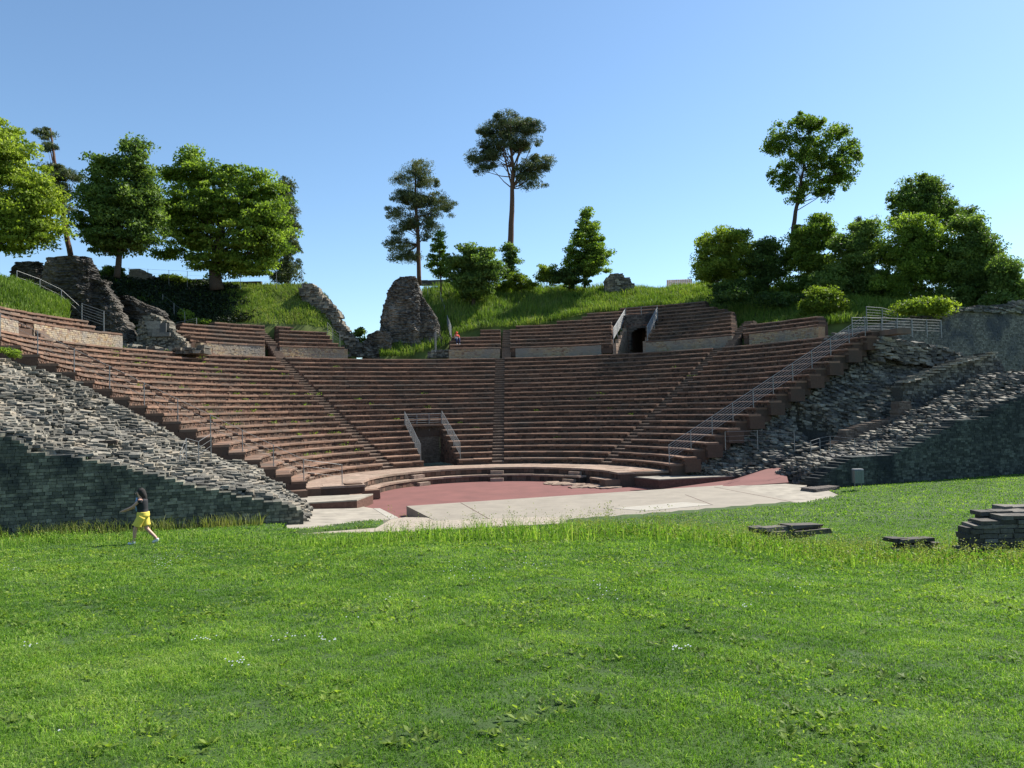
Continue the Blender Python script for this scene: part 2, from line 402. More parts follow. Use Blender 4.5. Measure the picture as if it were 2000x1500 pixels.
def blades(P, hgt, wid, lean, tint, acc):
    n = len(P); a = rng.random(n) * 2 * np.pi
    d = np.stack([np.cos(a), np.sin(a), np.zeros(n)], -1); b = rng.random(n) * 2 * np.pi
    ln = np.stack([np.cos(b), np.sin(b), np.zeros(n)], -1) * (lean * rng.random(n) * hgt)[:, None]
    w_ = (wid * (.7 + .6 * rng.random(n)))[:, None] / 2
    up = np.zeros((n, 3)); up[:, 2] = 1
    p0 = P - d * w_; p1 = P + d * w_
    m = P + up * (hgt * .55)[:, None] + ln * .35
    p2 = m - d * w_ * .8; p3 = m + d * w_ * .8; p4 = P + up * (hgt * (1 - .25 * lean))[:, None] + ln
    V = np.stack([p0, p1, p2, p3, p4], 1).reshape(-1, 3)
    T = np.array([[0, 1, 3], [0, 3, 2], [2, 3, 4]])
    F_ = (T[None] + (np.arange(n) * 5)[:, None, None]).reshape(-1, 3)
    acc.tris(V, F_, np.repeat(tint, 3))
def on_lawn(X, Y):
    x, y = loc_xy(X, Y)
    return ~(inside(STAGE, x, y) | (y > -11.4) | inside(PAV, X, Y) | inside(PATH, X, Y) | inside(PATH2, X, Y))
def lawn_grass():
    a = Acc()
    for (y0, y1, dens, h, wd) in ((2.6, 5, 8600, .062, .0046), (5, 8, 5200, .068, .006), (8, 12, 2700, .075, .0085), (12, 18, 1200, .085, .0115), (18, 27, 500, .09, .017), (27, 48, 190, .10, .03)):
        wmax = .72 * y1 + 6.5; n = int(dens * (y1 - y0) * 2 * wmax)
        Y = y0 + (y1 - y0) * rng.random(n); X = (rng.random(n) * 2 - 1) * wmax
        ok = ((np.abs(X) < .72 * Y + 1.2) | (rng.random(n) < .3)) & on_lawn(X, Y)
        X = X[ok]; Y = Y[ok]; n = len(X)
        c = nz(X, Y, .16, 3) * .8 + nz(X, Y, .6, 5) * .5 + nz(X, Y, 1.9, 5) * .3
        hh = h * .8 * (.45 + .8 * rng.random(n)) * (1 + .6 * np.clip(c, -1, 1))
        t = np.clip(.42 + .2 * rng.standard_normal(n) + .16 * nz(X, Y, 2.6, 8) + .16 * nz(X, Y, .5, 14) + .1 * c, 0, 1)
        blades(np.stack([X, Y, G(X, Y) - .01], -1), hh, np.full(n, wd), np.full(n, 1.45), t, a)
    o = a.build('lawn_grass', M_grass); tag(o, 'short mown green lawn in the foreground', 'grass', kind='stuff')
lawn_grass()

def leaves(acc, C, size, aspect, tint, upbias=.0):
    n = len(C); a = rng.standard_normal((n, 3)); a[:, 2] *= 1 - upbias; a /= np.linalg.norm(a, axis=1)[:, None]
    b = rng.standard_normal((n, 3)); b -= (b * a).sum(1)[:, None] * a; b /= np.linalg.norm(b, axis=1)[:, None]
    s = (size * (.6 + .8 * rng.random(n)))[:, None]
    V = np.stack([C - a * s, C - b * s * aspect, C + a * s, C + b * s * aspect], 1).reshape(-1, 3)
    acc.quads(V, np.arange(n * 4).reshape(n, 4), tint)

def lawn_weeds():
    # broad-leaved rosettes in the lawn
    a = Acc(); n = 5200
    Y = 3.3 + 17 * rng.random(n) ** 1.1; X = (rng.random(n) * 2 - 1) * (.7 * Y + .5)
    k = nz(X, Y, .55, 11) + .5 * nz(X, Y, 1.7, 12) > .28; X = X[k]; Y = Y[k]
    Z = G(X, Y)
    for x, y, z in zip(X, Y, Z):
        m = rng.integers(4, 9); az = rng.random(m) * 6.28; L = (.02 + .045 * rng.random(m)) * (.7 + .6 * rng.random()) * (1 + y * .03); el = .25 + .6 * rng.random(m)
        dr = np.stack([np.cos(az) * np.cos(el), np.sin(az) * np.cos(el), np.sin(el)], -1); sd = np.stack([-np.sin(az), np.cos(az), 0 * az], -1)
        b = np.array([x, y, z + .01]); wd = L * .26
        p = [b + 0 * dr, b + dr * L[:, None] * .5 + sd * wd[:, None], b + dr * L[:, None] - np.array([0, 0, 1]) * L[:, None] * .15, b + dr * L[:, None] * .5 - sd * wd[:, None]]
        V = np.stack(p, 1).reshape(-1, 3); Q = np.arange(m * 4).reshape(m, 4); a.quads(V, Q, np.clip(rng.random(m) * .9, 0, 1))
    o = a.build('lawn_weed', M_leaf); tag(o, 'broad leaved weeds scattered in the lawn', 'weeds', kind='stuff')
    # low clover and plantain leaves, in patches
    a = Acc(); n = 130000; Y = 2.8 + 19 * rng.random(n) ** 1.25; X = (rng.random(n) * 2 - 1) * (.72 * Y + 3)
    q = nz(X, Y, .38, 41) + .7 * nz(X, Y, 1.3, 43) + .35 * rng.standard_normal(n); k = (q > .42) & on_lawn(X, Y); X = X[k]; Y = Y[k]; q = q[k]; n = len(X)
    C = np.stack([X, Y, G(X, Y) + .012 + .05 * rng.random(n)], -1)
    for lo, hi, sz in ((0, 8, .013), (8, 14, .021), (14, 30, .03)):
        m = (Y >= lo) & (Y < hi); leaves(a, C[m], sz, .55, np.clip(.5 + .3 * rng.standard_normal(m.sum()), 0, 1), .5)
    o = a.build('clover', M_leaf); tag(o, 'low clover and plantain leaves patching the lawn', 'weeds', kind='stuff')
    # daisies
    a = Acc()
    spots = [(395, 1245, 9, 20), (550, 1245, 9, 22), (635, 1247, 10, 22), (470, 1292, 12, 25), (60, 1258, 6, 20), (1332, 1262, 10, 22), (318, 1098, 26, 24), (340, 1078, 16, 30), (30, 1108, 10, 20), (1455, 1182, 5, 12), (1180, 1150, 12, 50), (1560, 1140, 10, 60), (900, 1120, 14, 60), (760, 1180, 6, 60), (115, 1428, 1, 3), (1040, 1100, 10, 40)]
    for px, py, n, sp in spots:
        for i in range(n):
            qx, qy = px + rng.normal(0, sp * .6), py + rng.normal(0, sp * .22)
            # march the ray to the lawn
            X, Y, Z = ray(qx, qy); d = 2.5
            while EYE + Z * d / Y > float(G(X * d / Y, d)) + .07 and d < 30: d += .05
            c = np.array([X * d / Y, d, float(G(X * d / Y, d)) + .065]); r = .0095
            th = np.arange(8) * np.pi / 4; rr = np.where(np.arange(8) % 2, r, r * .7)
            V = np.stack([c[0] + rr * np.cos(th), c[1] + rr * np.sin(th), c[2] + .004 * np.cos(th * 2)], -1); V = np.vstack([V, c + [0, 0, .006]])
            T = np.array([[8, k, (k + 1) % 8] for k in range(8)]); a.tris(V, T, np.full(8, .5))
    o = a.build('daisies', M_petal); tag(o, 'small white daisies in the lawn', 'flowers', kind='stuff')
lawn_weeds()

def crest_weeds():
    a = Acc(); b = Acc()
    # tall grass and seeding weeds on the brow of the lawn; columns of (px, depth)
    n = 42000
    px = rng.random(n) * 2150 - 60
    d = np.interp(px, [-60, 200, 420, 700, 1000, 1200, 1500, 1750, 2000, 2090], [24, 24.5, 24, 19, 18.3, 18.4, 18, 17.6, 16.2, 15.6]) + rng.normal(0, .55, n) * np.interp(px, [0, 900, 2000], [1.2, 1.5, 2.6])
    dens = np.interp(px, [-60, 130, 330, 560, 700, 950, 1150, 1350, 1650, 2000], [.35, .5, .3, .3, .5, .8, 1, 1, 1, 1.])
    cl = np.clip(nz(px / 45., d * 1.6, 1., 21) * .9 + .4, 0, 1)
    ok = rng.random(n) < dens * (.25 + .9 * cl); px = px[ok]; d = d[ok]
    X = (px - 1000) / F * d; Y = d; n = len(X); ok = on_lawn(X, Y); X, Y, px, d = X[ok], Y[ok], px[ok], d[ok]; n = len(X)
    hh = (.10 + .42 * rng.random(n) ** 2.2) * np.interp(px, [0, 500, 700, 1000, 1300, 2000], [.8, .7, 1., 1.1, .95, .62]) * (.6 + .8 * np.clip(nz(px / 23., d * 1.5, 1., 9) * .5 + .5, 0, 1))
    P = np.stack([X, Y, G(X, Y) - .01], -1)
    blades(P, hh, np.full(n, .014), np.full(n, .5), np.clip(rng.normal(.55, .25, n), 0, 1), a)
    kk = rng.choice(n, 2600, replace=False); Pl = P[kk]
    for r in range(7): leaves(a, Pl + np.stack([rng.normal(0, .05, 2600), rng.normal(0, .05, 2600), .04 + .24 * rng.random(2600)], -1), .032, .4, np.clip(rng.normal(.4, .25, 2600), 0, 1))
    o = a.build('tall_grass', M_grass); tag(o, 'uncut tall grass along the brow of the lawn', 'tall grass', kind='stuff')
    # pale seed heads: small scattered flecks on thin stems
    k = rng.random(n) < np.interp(px, [0, 600, 1000, 1150, 1500, 2000], [.06, .03, .10, .2, .2, .4]); Pk = P[k]; h2 = (hh[k] * 1.25 + .05); m = len(Pk)
    blades(Pk, h2, np.full(m, .007), np.full(m, .25), np.clip(rng.normal(.5, .2, m), 0, 1), b)
    for r in range(9):
        c = Pk + np.stack([rng.normal(0, .035, m), rng.normal(0, .035, m), h2 * (.55 + .5 * rng.random(m))], -1)
        leaves(b, c, .016, .6, np.clip(rng.normal(.6, .25, m), 0, 1))
    o = b.build('seeding_weeds', M_weed); tag(o, 'pale yellow seeding weeds on the brow of the lawn', 'weeds', kind='stuff')

# ------------------------------------------------------------------ theatre floor, stage, paving
def poly_slab(name, pts, z0, z1, mat, parent=None, local=True):
    """pts ccw; z1 scalar or per-vertex"""
    n = len(pts); z1 = np.broadcast_to(z1, (n,)); z0 = np.broadcast_to(z0, (n,))
    P = [(*((W(x, y, 0)[:2]) if local else (x, y)), z) for (x, y), z in zip(pts, z0)] + [(*((W(x, y, 0)[:2]) if local else (x, y)), z) for (x, y), z in zip(pts, z1)]
    me = bpy.data.meshes.new(name); L = origin_of(parent)
    fs = [tuple(range(n))[::-1], tuple(range(n, 2 * n))] + [(i, (i + 1) % n, n + (i + 1) % n, n + i) for i in range(n)]
    me.from_pydata([Vector(p) - L for p in P], [], fs); me.polygons.foreach_set('use_smooth', [False] * len(fs)); me.materials.append(mat)
    at = me.attributes.new('tint', 'FLOAT', 'FACE'); at.data.foreach_set('value', np.full(len(fs), .5, np.float32))
    o = bpy.data.objects.new(name, me); COL.objects.link(o)
    if parent: o.parent = parent
    return o
def pxpoly(lst):
    P = [at_h(*q) for q in lst]; return [(p[0], p[1]) for p in P], [p[2] for p in P]
o = poly_slab('orchestra_floor', [(-9.2, -12.4), (-1, -12.4), (12, -8.0), (12, -4), (9, 1.5), (7.4, 4), (4, 7.2), (0, 7.4), (-4, 7.2), (-7.4, 4), (-9.2, -1)], -.5, 0, M_red)
tag(o, kind='structure')
P_, H_ = pxpoly([(1230, 957, .02), (1290, 956, .02), (1432, 936, .36), (1440, 921, .75), (1470, 905, 1.1), (1530, 903, 1.2), (1540, 942, .62), (1400, 953, .36)])
o = poly_slab('ramp', P_, -.4, H_, M_red, local=False); tag(o, kind='structure')
st = poly_slab('stage', STAGE, -.3, .42, M_conc)
tag(st, 'pale flat stage slab in front of the red orchestra', 'stage')
P_, H_ = pxpoly([(1200, 993, .42), (1262, 998, .42), (1392, 986, .42), (1335, 981, .42)])
o = poly_slab('white_slab', P_, .42, .432, M_conc2, local=False); tag(o, 'whiter rectangular slab let into the pale stage', 'slab')
a = Acc()
for (p, q) in (((1338, 966), (1392, 986)), ((1395, 951), (1572, 985)), ((960, 1016), (900, 982))):
    p = np.array(at_h(*p, .423)); q = np.array(at_h(*q, .423)); c = (p + q) / 2; L_ = np.linalg.norm(q - p) / 2
    a = Acc(); a.hexes(boxV([c], [L_, .015, .003], math.atan2(q[1] - p[1], q[0] - p[0]))); a.build('joint', M_core, st)
pv = poly_slab('paving', PAV, -.4, PAVH, M_pave, local=False); tag(pv, kind='structure')
P_, H_ = pxpoly([(729, 993, .10), (742, 993, .10), (778, 1011, .30), (762, 1014, .34)])
o = poly_slab('kerb', P_, -.2, [h + .012 for h in H_], M_conc2, local=False); tag(o, 'pale kerb between the left paving and the red floor', 'kerb')
o = poly_slab('path', PATH, -.4, PATHH, M_gravel, local=False); tag(o, kind='structure')
o = poly_slab('path', PATH2, -.4, PATH2H, M_pave, local=False); tag(o, kind='structure')
# broken pale paving remains on the red floor
pr = Acc()
for i in range(46):
    px = 1076 + 120 * rng.random(); t = (px - 1076) / 120; py = 942 + 9 * t + rng.random() * 7 * (1 - abs(t - .5))
    x, y, z = at_h(px, py, .0); pr.hexes(boxV([[x, y, .02]], [.28 + .3 * rng.random(), .16 + .15 * rng.random(), .035 + .03 * rng.random()], A + rng.normal(0, .2), .25))
o = pr.build('paving_remains', M_podium); tag(o, 'broken pale paving remains on the red orchestra floor', 'paving')

# ------------------------------------------------------------------ lower seating
R0, TR, RI, Z0 = 10.5911, .75, .4075, 1.275
NR = 21
A_L, D_L, A_R, D_R = -1.9345, -.8232, 1.2609, 1.9652
def a_left(r): return A_L + math.asin(D_L / r)
def a_right(r): return A_R + math.asin(D_R / r) + (.32 if int(round((r - R0) / TR)) % 2 else -.12) / r
STAIRS = [R_(-88.4), R_(-43.99), R_(.25), R_(44.65)]
A_V = R_(-21.9)          # the lower passage
def seat_row(parent, R, z, segs, depth=.78, drop=None, name='seat_row', wob=.004, stone=True):
    drop = drop or .9
    for a0, a1 in segs:
        if a1 - a0 < .01: continue
        core = Acc(); tr = Acc()
        n = max(1, int((a1 - a0) * R / 1.2)); e = np.linspace(a0, a1, n + 1)
        core.hexes(ringV(R + .07, R + depth + .25, e[:-1], e[1:], z - drop, z - .13), .3)
        n = max(1, int((a1 - a0) * R / 1.05)); w_ = .7 + .6 * rng.random(n); e = a0 + (a1 - a0) * np.concatenate([[0], np.cumsum(w_) / w_.sum()])
        dz = rng.normal(0, wob, n); dr = rng.normal(0, wob * 1.5, n); g = .006 / R
        tr.hexes(ringV(R - .045 + dr, R + depth + .02, e[:-1] + g, e[1:] - g, z - .125 + dz, z - .03 + dz, .004))
        tp = ringV(R - .045 + dr, R + depth + .02, e[:-1] + g, e[1:] - g, z - .03 + dz, z + dz, .0); q = ringV(R + .0 + dr, R + depth, e[:-1] + g, e[1:] - g, z, z + dz)
        tp[:, 4:6, :2] = q[:, 4:6, :2]; tp += (rng.random(tp.shape) - .5) * .012; tr.hexes(tp)
        for c in range(2):
            m = max(1, int((a1 - a0) * R / .26)); w_ = .6 + .8 * rng.random(m); e = a0 + (a1 - a0) * np.concatenate([[0], np.cumsum(w_) / w_.sum()])
            zz = z - .42 + c * .145 + rng.normal(0, .006, m)
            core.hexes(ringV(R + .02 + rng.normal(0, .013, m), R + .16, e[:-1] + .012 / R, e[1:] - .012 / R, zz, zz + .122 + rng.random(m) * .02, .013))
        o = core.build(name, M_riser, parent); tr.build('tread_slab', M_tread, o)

LS = empty('theatre_seating', (CX, CY + 12, 0))
tag(LS, 'large curved lower bank of red sandstone seat rows around the orchestra', 'seating')
def gaps(a0, a1, holes):
    out = [(a0, a1)]
    for c, hw in holes:
        nx = []
        for s, e in out:
            if c + hw <= s or c - hw >= e: nx.append((s, e))
            else:
                if c - hw > s: nx.append((s, c - hw))
                if c + hw < e: nx.append((c + hw, e))
        out = nx
    return out
VW = 1.28
for k in range(NR):
    R = R0 + TR * k; z = Z0 + RI * k
    holes = ([(A_V, math.asin(VW / R))] if k < 6 else []) + [(a_, .425 / R) for a_ in STAIRS]
    segs = gaps(a_left(R), a_right(R), holes)
    seat_row(LS, R, z, segs)
# podium and the lower step round the orchestra
def ring_slabs(r0, r1, a0, a1, z0, z1, L=1.1, nrad=1):
    acc = Acc()
    for i in range(nrad):
        ra, rb = r0 + (r1 - r0) * i / nrad, r0 + (r1 - r0) * (i + 1) / nrad
        n = max(1, int((a1 - a0) * (ra + rb) / 2 / L)); w_ = .75 + .5 * rng.random(n); e = a0 + (a1 - a0) * np.concatenate([[0], np.cumsum(w_) / w_.sum()])
        dz = rng.normal(0, .006, n); acc.hexes(ringV(ra + .004, rb - .004, e[:-1] + .004 / ra, e[1:] - .004 / ra, z0 + dz, z1 + dz))
    return acc
aL, aR = R_(-112), R_(80)
ac = ring_slabs(7.42, 10.75, aL, aR, .75, .87, 1.3, 3); pod = ac.build('podium', M_podium, LS)
b = Acc(); n = 60; e = np.linspace(aL + .004, aR - .004, n + 1); b.hexes(ringV(7.47, 10.9, e[:-1], e[1:], -.1, .745), .3)
for c in range(3):
    m = 70; e = np.linspace(aL, aR, m + 1); b.hexes(ringV(7.45 + rng.normal(0, .01, m), 7.6, e[:-1] + .002, e[1:] - .002, .02 + c * .24, .02 + c * .24 + .23, .006))
b.build('podium_wall', M_riser, pod)
ac = ring_slabs(6.82, 7.44, R_(-108), R_(51), .32, .43, 1.2); s1 = ac.build('orchestra_step', M_podium, LS)
ac = ring_slabs(6.82, 7.44, R_(59), R_(73), .32, .43, 1.2); s2 = ac.build('orchestra_step', M_podium, LS)
for a0, a1, m, s1 in ((R_(-108), R_(51), 60, s1), (R_(59), R_(73), 5, s2)):
    b = Acc(); e = np.linspace(a0, a1, m + 1); b.hexes(ringV(6.86 + rng.normal(0, .008, m), 7.5, e[:-1] + .001, e[1:] - .001, -.05, .315, .004)); b.build('riser', M_riser, s1)
# broken end blocks of podium and step at both ends
for px, py, z, hx, hy, hz in [(582, 968, .60, .42, .4, .26), (612, 961, .64, .36, .35, .2), (648, 956, .62, .72, .4, .22), (690, 955, .6, .45, .4, .33), (723, 965, .27, .5, .35, .24), (694, 972, .2, .32, .3, .2),
                             (1308, 925, .62, .75, .4, .22), (1252, 928, .6, .7, .4, .28), (1192, 943, .25, .5, .35, .22)]:
    x, y, _ = at_h(px, py, z); b = Acc(); b.hexes(boxV([[x, y, z]], [hx, hy, hz], A + rng.normal(0, .06), .05)); b.build('end_block', M_tread, LS)
# stairs: a half step in front of every riser
def stair(parent, a, ks, Rf, Zf, wd=.85, mat=M_step, name='stair'):
    s = Acc()
    for k in ks:
        R = Rf(k); z = Zf(k); h = wd / 2 / R
        s.hexes(ringV(R + .0, R + .46, a - h, a + h, z - RI - .05, z - RI / 2 - .06, .008), -.2)
        s.hexes(ringV(R - .03, R + .46, a - h, a + h, z - RI / 2 - .06, z - RI / 2, .006), .9)
        s.hexes(ringV(R + .40, R + 1.0, a - h, a + h, z - RI - .3, z - .07, .006), 0.)
        s.hexes(ringV(R + .37, R + .80, a - h, a + h, z - .07, z - .004, .006), .9)
    return s.build(name, mat, parent)
fR = lambda k: R0 + TR * k; fZ = lambda k: Z0 + RI * k
for a in STAIRS: stair(LS, a, range(NR), fR, fZ)
for a in (STAIRS[1], STAIRS[2], STAIRS[3]):
    s = Acc(); h = .45
    s.hexes(ringV(7.1, 7.42, a - h / 7.4, a + h / 7.4, .43, .66), .8); s.hexes(ringV(6.5, 6.82, a - h / 6.8, a + h / 6.8, 0, .22), .8)
    s.build('step_block', M_podium, LS)
# lower passage: side walls, back wall with brick face
def wall_radial(acc, a_c, side, r0, r1, Zt, zb, t=.25, sw=VW):
    """stepped side wall of a passage"""
    d = np.array([math.sin(a_c), math.cos(a_c)]); nrm = np.array([math.cos(a_c), -math.sin(a_c)])
    r = r0; 
    while r < r1:
        k = (r - r0) / TR; zt = Zt(k)
        for zc in np.arange(zb, zt, .2):
            zz = min(zc + .19, zt); c0 = np.array([CX, CY]) + d * (r + TR / 2) + nrm * side * (sw + t / 2)
            for q in (-.19, .19):
                c = c0 + d * q
                acc.hexes(boxV([[c[0], c[1], (zc + zz) / 2]], [t / 2 + rng.random() * .02, TR / 4 - .004, (zz - zc) / 2], -a_c, 0))
        r += TR
for sd in (-1, 1):
    pw = Acc(); wall_radial(pw, A_V, sd, R0, R0 + 6 * TR, lambda k: Z0 + RI * int(k + .01) - .02, .85); pw.build('passage_wall', M_riser, LS)
bw_ = Acc(); d = np.array([math.sin(A_V), math.cos(A_V)]); nrm = np.array([math.cos(A_V), -math.sin(A_V)])
O = np.array([CX, CY]) + d * (R0 + 4.6) - nrm * 1.3
stone_wall(bw_, [(0, .8), (2.6, .8), (2.6, 3.6), (0, 3.6)], O, nrm, .5, .22, .08, .05, .01)
bw_.build('passage_back_wall', M_brick, LS)
s = Acc(); c = np.array([CX, CY]) + d * (R0 + 4.7); s.hexes(boxV([[c[0], c[1], 3.66]], [1.45, .45, .07], -A_V)); s.build('lintel', M_tread, LS)

# ------------------------------------------------------------------ upper seating
RW = 26.75; ZW0 = 9.40; ZU = 10.52
fRu = lambda j: RW + .02 + TR * j; fZu = lambda j: ZU + RI * j
def ret_wall(parent, px0, px1, name='retaining_wall', h1=10.38):
    a = Acc(); a0, a1 = ang_px(px0, RW), ang_px(px1, RW)
    z = ZW0 - .1; 
    while z < h1 - .05:
        m = max(1, int((a1 - a0) * RW / .22)); w_ = .7 + .6 * rng.random(m); e = a0 + (a1 - a0) * np.concatenate([[0], np.cumsum(w_) / w_.sum()])
        a.hexes(ringV(RW + rng.normal(0, .008, m), RW + .3, e[:-1] + .007 / RW, e[1:] - .007 / RW, z, z + .108, .004)); z += .12
    a.hexes(ringV(RW + .03, RW + .7, np.linspace(a0, a1, 20)[:-1], np.linspace(a0, a1, 20)[1:], ZW0 - .5, h1 - .02), .1)
    return a.build(name, M_ochre, parent)
walk = ring_slabs(R0 + TR * NR - .1, RW + .5, a_left(26) , R_(80), ZW0 - .35, ZW0, 1.4); walk.build('walkway', M_tread, LS)

def upper_block(label, rows, walls, stairs=()):
    E_ = empty('upper_seating', (*polar(RW, ang_px(rows[0][1][0][0], RW)), ZW0)); tag(E_, label, 'seating')
    for j, segs in rows: seat_row(E_, fRu(j), fZu(j), [(ang_px(p, fRu(j)), ang_px(q, fRu(j))) for p, q in segs], stone=True, wob=.006)
    for p, q in walls: ret_wall(E_, p, q)
    for px, nrow in stairs:
        a = ang_px(px, RW + 1)
        s = Acc()
        for i in range(5): s.hexes(ringV(RW - .55 + .24 * i, RW + .8, a - .42 / RW, a + .42 / RW, ZW0 - .02, ZW0 + .21 * (i + 1)), .5)
        s.build('stair', M_step, E_)
        stair(E_, a, range(1, nrow), fRu, fZu)
    return E_
UB1 = upper_block('short left end of the upper seat rows above a sunlit ochre block wall', [(0, [(-90, 238)]), (1, [(-100, 186)]), (2, [(-110, 172)]), (3, [(-120, 40)])], [(-90, 36), (66, 240)], [(45, 3)])
UB2 = upper_block('middle left block of upper seat rows under the grassy bank with trees', [(0, [(402, 518), (546, 674)]), (1, [(372, 518), (546, 662)]), (2, [(345, 518), (546, 650)]), (3, [(352, 518), (546, 646)]), (4, [(356, 518), (546, 640)]), (5, [(420, 518), (540, 632)])], [(392, 518), (547, 680)], [(531, 5)])
top = [(880, 980), (998, 1432), (1455, 1602)]
def clip_rows(lo, hi):  # rows get shorter where the bank spills over them
    out = []
    for p, q in top + []:
        a, b = max(p, lo), min(q, hi)
        if b > a: out.append((a, b))
    return out
def minus_v(segs):
    out = []
    for p, q in segs:
        if p < 1200 < q: out += [(p, 1197), (1264, q)]
        else: out.append((p, q))
    return out
rowsR = []
for j in range(11):
    lo, hi = {0: (880, 1602), 1: (880, 1602), 2: (880, 1600), 3: (884, 1436), 4: (940, 1436), 5: (940, 1436), 6: (1010, 1434), 7: (1090, 1420), 8: (1140, 1400), 9: (1150, 1384), 10: (1215, 1382)}[j]
    sg = clip_rows(lo, hi)
    if j < 7: sg = minus_v(sg)
    rowsR.append((j, sg))
UB3 = upper_block('long right part of the upper seat rows with an arched passage in it', rowsR, [(878, 978), (1008, 1176), (1264, 1432), (1466, 1602)], [(991, 6), (1446, 4)])
# upper passage with arched doorway
a_u = (ang_px(1199, RW) + ang_px(1264, RW)) / 2; SWU = RW * (ang_px(1264, RW) - ang_px(1199, RW)) / 2
for sd in (-1, 1):
    pw = Acc(); wall_radial(pw, a_u, sd, RW, RW + 5 * TR, lambda k: ZU + RI * int(k + .01) - .02, ZW0, .3, SWU - .28); pw.build('passage_wall', M_podium, UB3)
bw_ = Acc(); d = np.array([math.sin(a_u), math.cos(a_u)]); nrm = np.array([math.cos(a_u), -math.sin(a_u)])
O = np.array([CX, CY]) + d * (RW + 3.4)
arch = [(-SWU, ZW0), (-.95, ZW0)] + [(-.95 * math.cos(t), ZW0 + 1.75 + .95 * math.sin(t)) for t in np.linspace(0, math.pi, 9)] + [(.95, ZW0), (SWU, ZW0), (SWU, 13.3), (-SWU, 13.3)]
stone_wall(bw_, arch, O, nrm, .5, .2, .14, .06, .012, core=False)
bw_.build('arched_doorway', M_ruin, UB3)
s = Acc()
for sd in (-1, 1):
    c = np.array([CX, CY]) + d * (RW + 5.4) + nrm * sd * 1.15; s.hexes(boxV([[c[0], c[1], ZW0 + 1.4]], [.15, 2., 1.5], -a_u))
c = np.array([CX, CY]) + d * (RW + 5.4); s.hexes(boxV([[c[0], c[1], ZW0 + 3.0]], [1.3, 2., .15], -a_u)); c = np.array([CX, CY]) + d * (RW + 7.4); s.hexes(boxV([[c[0], c[1], ZW0 + 1.4]], [1.3, .15, 1.6], -a_u))
s.build('tunnel', M_core, UB3)

# ------------------------------------------------------------------ left foreground wall and rubble
YF = -11.6
Udir = (CA, SA)
def wl(name, poly, yl, thick, bw, bh, mat, label=None, cat='wall', parent=None, **kw):
    a = Acc(); O = W(0, yl, 0)[:2]; stone_wall(a, poly, O, Udir, thick, bw, bh, **kw); o = a.build(name, mat, parent)
    if label: tag(o, label, cat)
    return o
topL = [PL(px, py, YF) for px, py in [(-160, 812), (-60, 836), (0, 850), (45, 866), (60, 884), (150, 893), (250, 912), (300, 927), (380, 950), (430, 960), (500, 975), (560, 985), (592, 998)]]
botL = [PL(593, 1030, YF), PL(300, 1060, YF), PL(0, 1075, YF), PL(-160, 1085, YF)]
LW = empty('ruined_wall', W(topL[6][0], YF, 0)); tag(LW, 'mossy grey block wall on the left with a sloping broken top', 'wall')
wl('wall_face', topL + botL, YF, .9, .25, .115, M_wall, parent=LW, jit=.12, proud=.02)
xL = [p[0] for p in topL]; zL = [p[1] for p in topL]
def row_base(r): return Z0 + RI * (r - R0) / TR
def hfL(x, y):
    wt = np.interp(x, xL, zL); rt = row_base(-x) - .72
    rt = np.minimum(rt, 9.2)
    t = np.clip((y - YF) / (10.6), 0, 1)
    h = wt + (rt - wt) * t ** 1.05
    h = h + .16 * nz(x, y, 1.3, 2) + .08 * nz(x, y, .5, 4) 
    # terraces
    h = h + .22 * np.sin((x * .55 + y * .9) * 1.4)
    h -= .9 * np.exp(-((x + 17.6) / .9) ** 2 - ((y + 8.3) / .45) ** 2)
    edge = np.interp(y, [YF, -8.5, -5.2, -3.8, -.8], [-11.75, -11.3, -10.9, -11.6, -11.7])
    h = np.where(x > edge - 1.2, np.minimum(h, .55 + (edge - x) * .75 + .1 * nz(x, y, .4)), h)
    return np.where((x < edge) & (h > .35), h, np.nan)
a = Acc(); rubble_field(a, hfL, -29, -10.4, YF + .75, -.9, .29, .18, .10, ground=.2)
a.build('rubble_core', M_rubble, LW)
a = Acc(); x, z = PL(180, 866, -8.3); a.hexes(Wv(boxV([[x, -8.1, z + .02]], [.85, .12, .07], .0))); o = a.build('timber_beam', M_bark); tag(o, 'dark timber beam lying in the left rubble', 'beam')

# ------------------------------------------------------------------ right foreground wall and rubble
bnd = [(1645, 905), (1670, 892), (1739, 889), (1760, 880), (1802, 862), (1850, 838), (1868, 823), (1931, 814), (1940, 802), (1970, 787), (2000, 779), (2100, 745), (2180, 725)]
topR = [PL(px, py, YF) for px, py in bnd]
RWL = empty('ruined_wall', W(topR[5][0], YF, 0)); tag(RWL, 'dark damp block wall on the right with a rising broken top', 'wall')
x_end = PL(1600, 950, YF)[0]
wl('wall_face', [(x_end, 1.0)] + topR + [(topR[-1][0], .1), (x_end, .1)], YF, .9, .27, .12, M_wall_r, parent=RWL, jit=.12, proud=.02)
crest = [(1512, 938), (1530, 912), (1550, 895), (1586, 886), (1628, 871), (1670, 862), (1694, 844), (1724, 835), (1775, 805), (1850, 769), (1880, 754), (1916, 730), (2000, 722), (2100, 705), (2200, 690)]
crR = [PL(px, py, -6.8) for px, py in crest]
xR = [p[0] for p in topR]; zR = [p[1] for p in topR]; xc = [p[0] for p in crR]; zc = [p[1] for p in crR]
def hfRA(x, y):
    f = np.interp(x, xR, zR, left=.3); c = np.interp(x, xc, zc, left=-1)
    t = np.clip((y - YF) / (4.8), 0, 1)
    f = np.where(x < xR[0], np.minimum(c - .3, zR[0] + (x - xR[0]) * 1.3), f)
    h = f + (c - f) * t
    h = np.where(y > -6.8, c - (y + 6.8) * .9, h)
    h = h + .12 * nz(x, y, 1.2, 6) + .07 * nz(x, y, .45, 7)
    edge = np.interp(y, [YF, -8, -6, -4], [14.0, 13.9, 14.3, 15.6])
    h = np.minimum(h, .35 + (x - edge) * 1.25)
    return np.where((x > edge) & (h > .3), h, np.nan)
